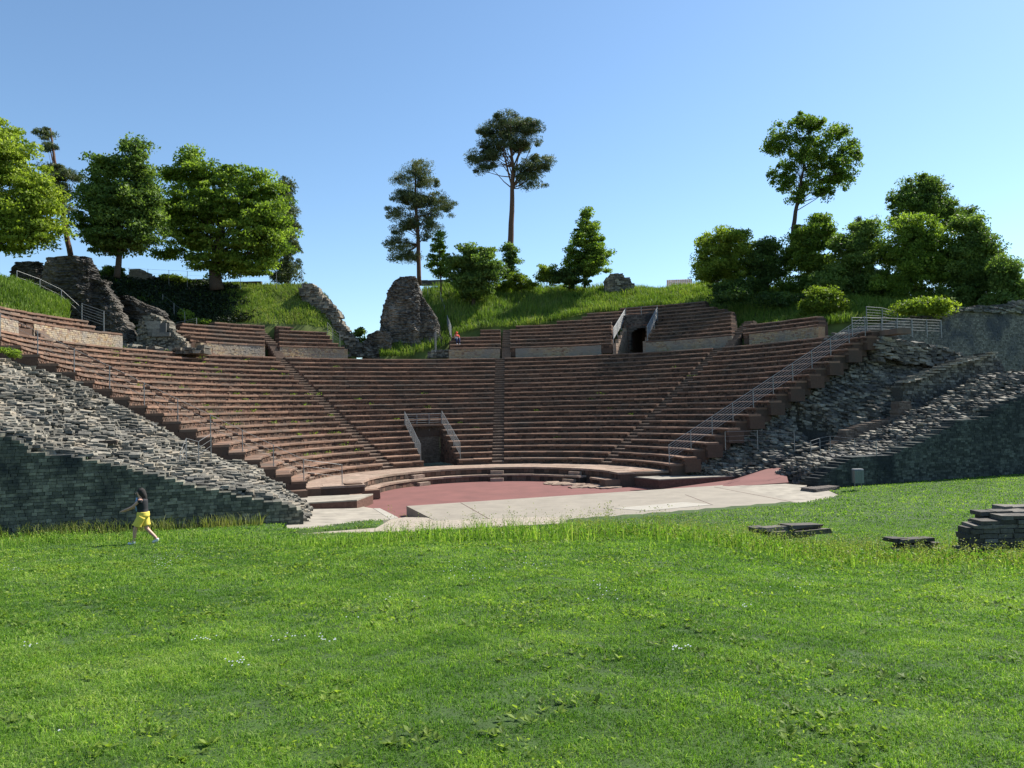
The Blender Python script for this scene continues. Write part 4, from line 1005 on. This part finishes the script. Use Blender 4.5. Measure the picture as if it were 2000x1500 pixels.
tree('leafy_tree', 'broad spreading green tree with a thick trunk on the left bank', (425, 562), [(424, 566), (420, 525), (430, 470), (435, 380)], [.62, .5, .36, .1],
     [(375, 312, 20, 24), (350, 345, 34, 26), (400, 345, 44, 28), (455, 350, 40, 26), (510, 362, 42, 34), (400, 400, 84, 48), (500, 410, 66, 54), (345, 420, 44, 40), (380, 465, 64, 40), (480, 470, 76, 50), (530, 460, 40, 50), (330, 490, 28, 14), (430, 515, 60, 28), (500, 520, 46, 24)], 70, 640, 110, .18, 1.05, flat=.4, mat=M_leaf, mean=.55, nl=60, droop=.2, outer=2.)
tree('fir_tree', 'dark drooping fir rising behind the broad spreading tree', (560, 556), [(560, 560), (560, 460), (556, 345)], [.28, .2, .05],
     [(556, 362, 14, 22), (558, 400, 22, 24), (562, 440, 24, 24), (562, 480, 27, 24), (560, 520, 30, 24), (556, 540, 30, 12)], 78, 130, 220, .17, .8, flat=.5, mat=M_needle, aspect=.25, droop=.8)
# centre trees
tree('pine_tree', 'orange tinted pine with open branches left of the tallest pine', (819, 556), [(819, 558), (817, 470), (812, 400), (811, 325)], [.26, .22, .16, .05],
     [(815, 328, 24, 16), (800, 352, 34, 12), (835, 358, 22, 12), (790, 385, 32, 12), (838, 388, 32, 12), (862, 398, 28, 14), (812, 395, 30, 14), (778, 415, 28, 10), (848, 418, 34, 12), (800, 432, 30, 12), (775, 448, 24, 10), (782, 478, 28, 14), (800, 500, 18, 10), (772, 500, 16, 10), (840, 440, 24, 12), (830, 462, 14, 8)], 86, 300, 170, .16, .85, flat=.55, mat=M_needle, aspect=.22, nl=70, mean=.62, bark=M_bark_p, outer=2.8)
def big_pine():
    E_ = empty('pine_tree', at_d(997, 562, 86)); tag(E_, 'tallest pine with a long bare trunk and umbrella crown', 'tree')
    ells = [(990, 236, 40, 16), (1000, 250, 52, 16), (965, 262, 34, 14), (1035, 248, 26, 12), (985, 282, 46, 14), (1030, 280, 28, 12), (955, 288, 22, 12), (935, 312, 24, 12), (945, 328, 26, 10), (955, 302, 20, 10), (1040, 312, 18, 8), (1063, 316, 19, 14), (1045, 332, 26, 10), (1032, 350, 24, 10), (1045, 364, 20, 8), (925, 302, 16, 8), (1015, 330, 14, 8), (970, 305, 16, 10)]
    cr, C = crown(E_, ells, 86, 330, 190, .16, .8, flat=.55, mat=M_needle, aspect=.22, mean=.45, outer=2.6)
    trunk(E_, [at_d(px, py, 86) for px, py in [(998, 566), (997, 480), (1000, 400), (1002, 330), (996, 270)]], [.42, .36, .28, .2, .08], C, 46, M_bark_p, start=.62, br=.35)
    crown(E_, [(996, 492, 15, 16), (998, 510, 16, 18), (994, 530, 13, 16), (990, 552, 14, 14)], 85.6, 60, 110, .13, .6, mat=M_leaf_d, name='ivy', mean=.5)
big_pine()
tree('young_tree', 'slim young leafy tree in front of the orange tinted pine', (862, 572), [(862, 574), (860, 520), (856, 460)], [.09, .07, .03],
     [(855, 465, 12, 16), (858, 492, 20, 16), (860, 515, 26, 16), (862, 532, 20, 10)], 82, 70, 100, .14, .6, mat=M_leaf, mean=.35, nl=14)
tree('leafy_shrub', 'dense dark rounded shrub tree left of the ivy clad trunk', (925, 600), [(925, 604), (925, 560), (930, 500)], [.2, .16, .05],
     [(918, 490, 26, 16), (945, 492, 20, 14), (905, 515, 32, 20), (940, 518, 36, 22), (925, 548, 42, 22), (960, 530, 26, 24), (900, 548, 28, 18), (928, 570, 34, 14)], 80, 260, 100, .17, .8, mat=M_leaf_d, mean=.6, cat='shrub', nl=20)
tree('conical_tree', 'regular cone shaped leafy tree near the pale wall stump', (1143, 560), [(1142, 562), (1143, 520), (1145, 420)], [.14, .12, .03],
     [(1145, 420, 10, 14), (1145, 445, 22, 18), (1146, 470, 36, 20), (1147, 495, 46, 22), (1148, 515, 50, 20), (1150, 528, 42, 12)], 84, 260, 100, .15, .7, mat=M_leaf, mean=.4, nl=24)
tree('leafy_shrub', 'small dark shrub at the foot of the cone shaped tree', (1112, 560), [(1112, 562), (1112, 540)], [.06, .03], [(1108, 535, 28, 20), (1118, 548, 34, 14), (1092, 545, 16, 14)], 83, 80, 110, .14, .6, mat=M_leaf_d, mean=.2, cat='shrub', nl=4)
tree('leafy_shrub', 'small pale green shrub left of the cone shaped tree', (1068, 560), [(1068, 560), (1068, 530)], [.05, .02], [(1070, 528, 16, 16), (1062, 542, 14, 12), (1076, 545, 12, 10)], 84, 40, 100, .13, .6, mat=M_leaf_y, mean=.4, cat='shrub', nl=4)
tree('leafy_shrub', 'pale green shrub right of the ivy clad trunk', (1018, 565), [(1018, 568), (1018, 540)], [.05, .02], [(1015, 545, 22, 14), (1030, 555, 20, 10), (1000, 560, 26, 10), (985, 562, 20, 8)], 84, 60, 100, .13, .6, mat=M_leaf_y, mean=.2, cat='shrub', nl=4)
# right trees
tree('ash_tree', 'airy round crowned tree with a leaning bare trunk above the bushes', (1548, 470), [(1546, 500), (1550, 440), (1562, 370), (1575, 300)], [.26, .22, .15, .05],
     [(1575, 236, 34, 16), (1530, 262, 34, 22), (1590, 262, 46, 26), (1635, 262, 22, 22), (1515, 285, 26, 20), (1570, 300, 52, 32), (1650, 310, 30, 30), (1610, 330, 46, 32), (1530, 345, 30, 26), (1575, 365, 36, 20), (1560, 385, 20, 12), (1640, 350, 34, 20), (1620, 375, 22, 12), (1662, 290, 20, 22)], 78, 380, 66, .16, .66, flat=.75, mat=M_leaf, mean=.3, nl=60, start=.45, outer=2.4)
rs = [('leafy_bush', 'bright yellow green bush at the left end of the right trees', 1400, 600, [(1385, 480, 30, 24), (1425, 472, 36, 28), (1405, 510, 46, 28), (1450, 500, 34, 34), (1385, 530, 36, 22), (1440, 540, 40, 26)], 76, M_leaf_y, .45, 300),
      ('leafy_bush', 'dark shaded bush right of the bright yellow green bush', 1498, 600, [(1495, 485, 26, 18), (1500, 520, 42, 38), (1470, 560, 50, 20), (1430, 565, 50, 14)], 75, M_leaf_d, .25, 230),
      ('leafy_tree', 'mid green tree under the leaning ash trunk', 1585, 620, [(1600, 432, 22, 12), (1575, 455, 34, 18), (1610, 460, 34, 22), (1570, 495, 44, 34), (1600, 530, 46, 34), (1560, 560, 46, 24)], 73, M_leaf, .35, 360),
      ('conifer', 'thin conifer top poking out above the right bushes', 1677, 600, [(1677, 428, 5, 8), (1676, 444, 12, 6), (1674, 458, 18, 6), (1676, 480, 18, 14)], 74, M_needle, .5, 50),
      ('leafy_tree', 'olive green tree in the middle of the right group', 1670, 620, [(1690, 450, 30, 20), (1655, 480, 34, 22), (1700, 490, 34, 34), (1660, 525, 50, 36), (1620, 560, 46, 28), (1690, 560, 46, 34)], 70, M_leaf_d, .7, 380),
      ('leafy_tree', 'tallest dark tree at the back of the right group', 1800, 600, [(1795, 362, 34, 20), (1770, 385, 36, 22), (1825, 382, 32, 24), (1790, 410, 52, 28), (1840, 415, 34, 26), (1750, 390, 16, 10), (1870, 430, 40, 24)], 76, M_leaf_d, .55, 300),
      ('leafy_tree', 'bright green tree low in the right group in front of the tallest', 1790, 630, [(1780, 445, 46, 26), (1760, 490, 40, 34), (1815, 480, 46, 34), (1790, 530, 60, 40), (1850, 520, 40, 34), (1740, 560, 40, 30), (1800, 585, 50, 24)], 68, M_leaf, .4, 460),
      ('leafy_tree', 'dark tree with pale sprays at the right of the group', 1890, 630, [(1890, 440, 30, 20), (1905, 475, 34, 30), (1930, 500, 30, 30), (1885, 520, 48, 40), (1920, 555, 46, 36), (1860, 580, 50, 24)], 67, M_leaf_d, .6, 420),
      ('leafy_bush', 'loose bush at the far right end of the tree group', 1965, 620, [(1960, 525, 26, 24), (1975, 560, 26, 30), (1955, 590, 30, 20), (1990, 590, 14, 20)], 64, M_leaf_d, .75, 190),
      ('round_bush', 'small round pale green bush above the right seat rows', 1608, 622, [(1608, 578, 26, 16), (1600, 595, 32, 18), (1622, 600, 26, 18)], 65, M_leaf_y, .25, 110),
      ('leafy_bush', 'low light green bush on the terrace bank at right', 1820, 612, [(1800, 598, 24, 10), (1828, 600, 20, 12), (1770, 604, 22, 8)], 57.5, M_leaf_y, .3, 70)]
for nm, lab, bx, by, ells, d_, mt, mean, ns in rs:
    tree(nm, lab, (bx, by), [(bx, by + 4), (bx, by - (60 if ells[0][1] < by - 80 else 6)), (ells[0][0], ells[0][1] + ells[0][3] * .5)], [.2, .15, .03], ells, d_, ns, 110, .15, .82, mat=mt, mean=mean, nl=10, cat='bush' if 'bush' in nm else 'tree', flat=.55, aspect=.2 if nm == 'conifer' else .5)
tree('leafy_bush', 'dark undergrowth beneath the right trees', (1720, 600), [(1720, 604), (1720, 560)], [.08, .04], [(1540, 590, 60, 18), (1650, 590, 60, 24), (1720, 590, 60, 26), (1850, 590, 90, 20), (1950, 596, 50, 14), (1450, 580, 60, 12)], 71, 420, 90, .16, .9, mat=M_leaf_d, mean=.15, cat='bush', nl=6)
tree('leafy_bush', 'yellow green shrub on the left crest under the trees', (345, 552), [(345, 552), (345, 540)], [.04, .02], [(335, 546, 22, 8), (352, 550, 16, 6)], 71, 40, 90, .12, .5, mat=M_leaf_y, mean=.6, cat='bush', nl=2)
tree('leafy_bush', 'small dark round bush at the foot of the leaning left tree', (215, 545), [(215, 545), (215, 530)], [.04, .02], [(222, 532, 24, 11), (200, 538, 12, 8)], 69, 60, 90, .12, .5, mat=M_leaf_d, mean=.2, cat='bush', nl=2)
tree('leafy_bush', 'tiny green bush seen through the gap beside the ruined pillar', (705, 700), [(705, 700), (703, 670)], [.04, .02], [(702, 650, 8, 10), (708, 672, 10, 12), (700, 685, 12, 10)], 76, 30, 90, .13, .5, mat=M_leaf, mean=.6, cat='bush', nl=2)
tree('leafy_bush', 'grey green shrub beside the middle left rows', (375, 640), [(375, 642), (375, 620)], [.04, .02], [(362, 618, 14, 12), (380, 625, 12, 10), (400, 630, 10, 8)], 65.5, 40, 90, .11, .45, mat=M_leaf, mean=.7, cat='bush', nl=2)
tree('leafy_bush', 'green weed sprouting at the top left row end', (22, 690), [(22, 700), (24, 680)], [.02, .01], [(24, 690, 12, 9), (10, 684, 8, 6)], 34, 26, 60, .05, .22, mat=M_leaf, mean=.6, cat='weed', nl=2)

crest_weeds()
a = Acc()
for _ in range(70):
    k = int(rng.integers(2, 21)); R = fR(k) + .62; an = rng.uniform(-1.8, .9) if rng.random() < .5 else rng.uniform(-1.5, -.75); x, y = polar(R, an); nn = 26
    leaves(a, np.array([x, y, fZ(k) + .08]) + rng.normal(0, 1, (nn, 3)) * [.16, .10, .05], .05, .5, np.clip(rng.normal(.5, .2, nn), 0, 1))
o = a.build('row_weeds', M_leaf); tag(o, 'small weeds growing in the joints of the seat rows', 'weeds', kind='stuff')
# weeds along the foot of the left wall
def wall_weeds():
    a = Acc(); n = 2600; x = rng.uniform(-24, -13.2, n) ; ok = nz(x, x, .8, 2) + rng.random(n) * 1.2 - .3 * (x > -15) > .1; x = x[ok]; n = len(x)
    P = np.array([W(xx, YF - .15 - .5 * rng.random() ** 1.5, 0) for xx in x]); P[:, 2] = G(P[:, 0], P[:, 1])
    blades(P, .2 + .5 * rng.random(n) ** 1.5, np.full(n, .016), np.full(n, .7), np.clip(rng.normal(.5, .3, n), 0, 1), a)
    o = a.build('tall_grass', M_weed); tag(o, 'dry tall grass along the foot of the left block wall', 'tall grass', kind='stuff')
wall_weeds()

# ------------------------------------------------------------------ stones in the grass, bin
E_ = empty('wall_stump', at_d(1950, 1090, 16.9)); tag(E_, 'layered dark stone wall stump at the right edge of the lawn', 'wall')
for q, pts in enumerate(([(1893, 1120), (1895, 1062), (1899, 1040), (1906, 1016), (1925, 1013), (2090, 1006), (2090, 1120)], [(1900, 1120), (1902, 1040), (1912, 1012), (1932, 1003), (2090, 995), (2090, 1120)], [(1908, 1120), (1918, 1012), (1938, 996), (1985, 990), (2090, 984), (2090, 1120)])):
    ruin('stone_courses', pts, 16.9 + q * .42, .40, .30, .10, M_slab, None, jit=.25, proud=.04, parent=E_)
def slabs(px, py, d, ws, label, rot=0.):
    a = Acc(); c = np.array(at_d(px, py, d))
    for dx, dy, dz, hx, hy, hz in ws: a.hexes(boxV([c + [dx, dy, dz]], [hx, hy, hz], A * .6 + rot + rng.normal(0, .08), .18, .03))
    o = a.build('stone_block', M_slab); tag(o, label, 'stone')
slabs(1550, 1031, 19.6, [(-.55, 0, .0, .35, .22, .05), (.25, .1, .03, .45, .25, .05), (.3, .05, -.1, .5, .3, .06), (-.2, .1, -.12, .6, .3, .1), (-.85, .2, -.04, .2, .2, .07)], 'pale flat stone slabs half buried at the brow of the lawn')
slabs(1785, 1058, 17.8, [(0, 0, .04, .40, .22, .045), (.05, .02, -.08, .42, .24, .05), (.02, 0, -.2, .5, .3, .06), (-.4, .1, .04, .2, .2, .05)], 'small brown stack of three slabs in the weeds')
def bin_():
    c = Vector(at_d(1676, 950, 37.0)); E_ = empty('litter_bin', c); tag(E_, 'grey steel litter bin standing before the dark right wall', 'bin')
    V = []; n = 16; sq = []
    for i in range(n):
        t = 2 * math.pi * i / n; r = .25 / max(abs(math.cos(t)), abs(math.sin(t))) ** .6; sq.append((r * math.cos(t), r * .8 * math.sin(t)))
    def shell(z0, z1, s0, s1, nm, mat, par):
        a = Acc(); P = np.array([[(c.x + x * s, c.y + y * s, c.z + z) for x, y in sq + sq[:1]] for z, s in ((z0, 0.01), (z0, s0), (z1, s1), (z1, .01))]); a.grid(P); return a.build(nm, mat, par)
    bd = shell(.17, .78, 1, 1, 'body', M_bin, E_); shell(.79, .84, 1.06, .95, 'lid', M_metal, E_)
    a = Acc()
    for x in (-.15, .15): a.tube([(c.x + x, c.y, c.z - .1), (c.x + x, c.y, c.z + .18)], .02, 6)
    a.build('leg', M_metal, E_)
    a = Acc(); 
    for x in (-.1, 0, .1): a.hexes(boxV([[c.x + x, c.y - .203, c.z + .47]], [.004, .006, .28]))
    a.build('ridge', M_metal, bd)
bin_()

# ------------------------------------------------------------------ people
def skinned(name, verts, edges, radii, mat, parent, root=0, sub=2):
    me = bpy.data.meshes.new(name); me.from_pydata(verts, edges, []); o = bpy.data.objects.new(name, me); COL.objects.link(o); o.parent = parent
    me.materials.append(mat)
    md = o.modifiers.new('skin', 'SKIN'); md.use_smooth_shade = True
    if not me.skin_vertices:
        bpy.context.view_layer.objects.active = o
    sv = me.skin_vertices[0].data if me.skin_vertices else None
    if sv is not None:
        for i, r in enumerate(radii): sv[i].radius = (r, r) if np.isscalar(r) else r; sv[i].use_root = (i == root)
    ss = o.modifiers.new('sub', 'SUBSURF'); ss.levels = sub; ss.render_levels = sub
    return o
def ball(acc, c, r, n=10, m=14, squash=(1, 1, 1)):
    th = np.linspace(0, np.pi, n); ph = np.linspace(0, 2 * np.pi, m + 1)
    P = np.stack([np.outer(np.sin(th), np.cos(ph)) * squash[0], np.outer(np.sin(th), np.sin(ph)) * squash[1], np.outer(np.cos(th), np.ones(m + 1)) * squash[2]], -1) * r + np.array(c); acc.grid(P)
def chain(tubes, name, mat, parent, off, ang, n=12, smooth=True):
    """several tapered, elliptical tubes in figure space -> one mesh"""
    a = Acc(); ca, sa = math.cos(ang), math.sin(ang)
    for pts, rad in tubes:
        p = np.array(pts, float); q = p.copy(); q[:, 0] = p[:, 0] * ca - p[:, 1] * sa; q[:, 1] = p[:, 0] * sa + p[:, 1] * ca
        k = len(p); t = np.linspace(0, k - 1, k * 4 - 3)
        # smooth interpolation
        Q = np.stack([np.interp(t, np.arange(k), q[:, i]) for i in range(3)], -1); r = np.interp(t, np.arange(k), rad)
        a.tube(Q + np.array(off), r, n)
    return a.build(name, mat, parent, smooth)
def figure(base, ang, J, rad, mats, label, sub):
    """J: joints (forward x, left y, z); continuous skinned body"""
    E_ = empty('person', base); E_.rotation_euler = (0, 0, ang); tag(E_, label, 'person')
    names = list(J); V = [J[n] for n in names]; ix = {n: i for i, n in enumerate(names)}
    ed = [('pelvis', 'waist'), ('waist', 'chest'), ('chest', 'neck'), ('neck', 'head'), ('head', 'crown')]
    for s in 'LR': ed += [('pelvis', 'hip' + s), ('hip' + s, 'knee' + s), ('knee' + s, 'ankle' + s), ('ankle' + s, 'toe' + s), ('chest', 'sh' + s), ('sh' + s, 'elb' + s), ('elb' + s, 'wr' + s), ('wr' + s, 'hand' + s)]
    for s in 'LR':
        for f in range(5):
            n = 'f%d%s' % (f, s)
            if n in J: ed.append(('hand' + s if f < 4 else 'wr' + s, n))
    b = skinned('body', V, [(ix[p], ix[q]) for p, q in ed], [rad[n] for n in names], mats['skin'], E_)
    return E_, J
def person_walk():
    base = at_d(280, 1063, 22.9); base = (base[0], base[1], float(G(base[0], base[1])))
    J = dict(pelvis=(0, 0, .86), waist=(.01, 0, 1.02), chest=(.03, 0, 1.24), neck=(.06, 0, 1.39), head=(.10, 0, 1.50), crown=(.09, 0, 1.58),
             hipL=(0, .09, .82), kneeL=(.20, .09, .46), ankleL=(.24, .08, .09), toeL=(.38, .08, .05),
             hipR=(0, -.09, .82), kneeR=(-.06, -.09, .45), ankleR=(-.36, -.08, .14), toeR=(-.25, -.08, .03),
             shL=(.03, .17, 1.32), elbL=(.22, .20, 1.14), wrL=(.46, .18, 1.04), handL=(.53, .17, 1.02),
             shR=(.03, -.17, 1.32), elbR=(.26, -.20, 1.10), wrR=(.50, -.14, 1.0), handR=(.57, -.12, .985))
    rad = dict(pelvis=(.15, .12), waist=(.125, .10), chest=(.145, .11), neck=.052, head=.088, crown=.075, hipL=.10, kneeL=.062, ankleL=.042, toeL=.032, hipR=.10, kneeR=.062, ankleR=.042, toeR=.032,
               shL=.056, elbL=.042, wrL=.028, handL=.034, shR=.056, elbR=.042, wrR=.028, handR=.034)
    for s, y in (('L', .17), ('R', -.12)):
        hx, hy, hz = J['hand' + s]
        for f in range(4): J['f%d%s' % (f, s)] = (hx + .06, hy + (f - 1.5) * .018, hz - .02 - .006 * f); rad['f%d%s' % (f, s)] = .009
        J['f4' + s] = (hx - .0, hy + (.045 if s == 'R' else -.045), hz + .02); rad['f4' + s] = .01
    E_, J = figure(base, math.pi + .1, J, rad, dict(skin=M_skin), 'woman walking left in black sleeveless top and yellow shorts, arms held forward', 2)
    L = Vector(base)
    def ch(tubes, nm, mat): 
        o = chain(tubes, nm, mat, None, (0, 0, 0), 0); o.parent = E_; return o
    ch([([(0, 0, .90), (.01, 0, 1.02), (.03, 0, 1.18), (.03, 0, 1.30), (.04, 0, 1.36)], [.165, .145, .165, .16, .085]), ([(.03, -.16, 1.25), (.03, -.18, 1.33)], [.07, .065]), ([(.03, .16, 1.25), (.03, .18, 1.33)], [.07, .065])], 'sleeveless_top', M_black)
    ch([([(0, 0, .96), (0, 0, .84), (0, 0, .78)], [.17, .185, .15]), ([(0, .08, .84), (.10, .09, .66), (.15, .09, .56)], [.13, .125, .13]), ([(0, -.09, .84), (-.03, -.09, .66), (-.05, -.09, .54)], [.13, .125, .13])], 'shorts', M_yellow)
    ch([([(.07, 0, 1.66), (.06, 0, 1.60), (.03, 0, 1.52), (-.03, 0, 1.42), (-.06, 0, 1.26)], [.05, .105, .11, .085, .05])], 'hair', M_hair)
    ch([([(.23, .08, .1), (.25, .08, .05), (.40, .08, .04)], [.05, .05, .038]), ([(-.37, -.08, .15), (-.36, -.08, .09), (-.24, -.08, .035)], [.05, .05, .038])], 'shoe', M_white)
    ch([([(.17, .0, 1.38), (.19, .02, 1.2), (.17, .04, .98)], [.025, .03, .02])], 'scarf', M_blue)
    a = Acc(); ball(a, (.205, .0, 1.50), .016); 
    for s in (-.032, .032): ball(a, (.178, s, 1.53), .013)
    o = a.build('face', M_skin); o.parent = E_
person_walk()
def person_sit():
    j = 3; x, y, _ = at_d(893, 655, 74.6); base = (x, y, fZu(2) + .0)
    a_ = math.atan2(-(y - CY), -(x - CX))
    base = (*polar(fRu(2) + .3, ang_px(893, fRu(2) + .3)), fZu(2))
    J = dict(pelvis=(0, 0, .12), waist=(.03, 0, .28), chest=(.08, 0, .46), neck=(.12, 0, .62), head=(.17, 0, .72), crown=(.17, 0, .80),
             hipL=(.03, .1, .1), kneeL=(.43, .15, .16), ankleL=(.45, .15, -.30), toeL=(.58, .15, -.36), hipR=(.03, -.1, .1), kneeR=(.43, -.12, .16), ankleR=(.46, -.12, -.30), toeR=(.6, -.12, -.36),
             shL=(.08, .18, .54), elbL=(.2, .26, .32), wrL=(.40, .12, .3), handL=(.46, .08, .31), shR=(.08, -.18, .54), elbR=(.22, -.28, .34), wrR=(.38, -.12, .46), handR=(.42, -.06, .5))
    rad = dict(pelvis=(.15, .12), waist=(.12, .10), chest=(.14, .11), neck=.052, head=.09, crown=.075, hipL=.09, kneeL=.065, ankleL=.045, toeL=.035, hipR=.09, kneeR=.065, ankleR=.045, toeR=.035, shL=.056, elbL=.042, wrL=.03, handL=.035, shR=.056, elbR=.042, wrR=.03, handR=.035)
    E_, J = figure(base, a_ + .3, J, rad, dict(skin=M_skin), 'person in a red headscarf and dark trousers sitting on the upper rows', 1)
    def ch(tubes, nm, mat): o = chain(tubes, nm, mat, None, (0, 0, 0), 0); o.parent = E_
    ch([([(.0, 0, .12), (.03, 0, .28), (.07, 0, .40)], [.16, .15, .16])], 'shirt', M_white)
    ch([([(.08, 0, .42), (.09, 0, .54), (.11, 0, .6)], [.175, .17, .08]), ([(.13, 0, .66), (.14, 0, .76), (.13, 0, .86)], [.09, .12, .06]), ([(.08, .17, .54), (.2, .26, .33)], [.07, .06])], 'red_scarf', M_redc)
    ch([([(.0, .1, .1), (.43, .15, .16), (.45, .15, -.25)], [.11, .085, .06]), ([(.0, -.1, .1), (.43, -.12, .16), (.46, -.12, -.25)], [.11, .085, .06])], 'trousers', M_navy)
    ch([([(.44, .15, -.32), (.6, .15, -.36)], [.05, .04]), ([(.45, -.12, -.32), (.62, -.12, -.36)], [.05, .04])], 'shoe', M_white)
person_sit()
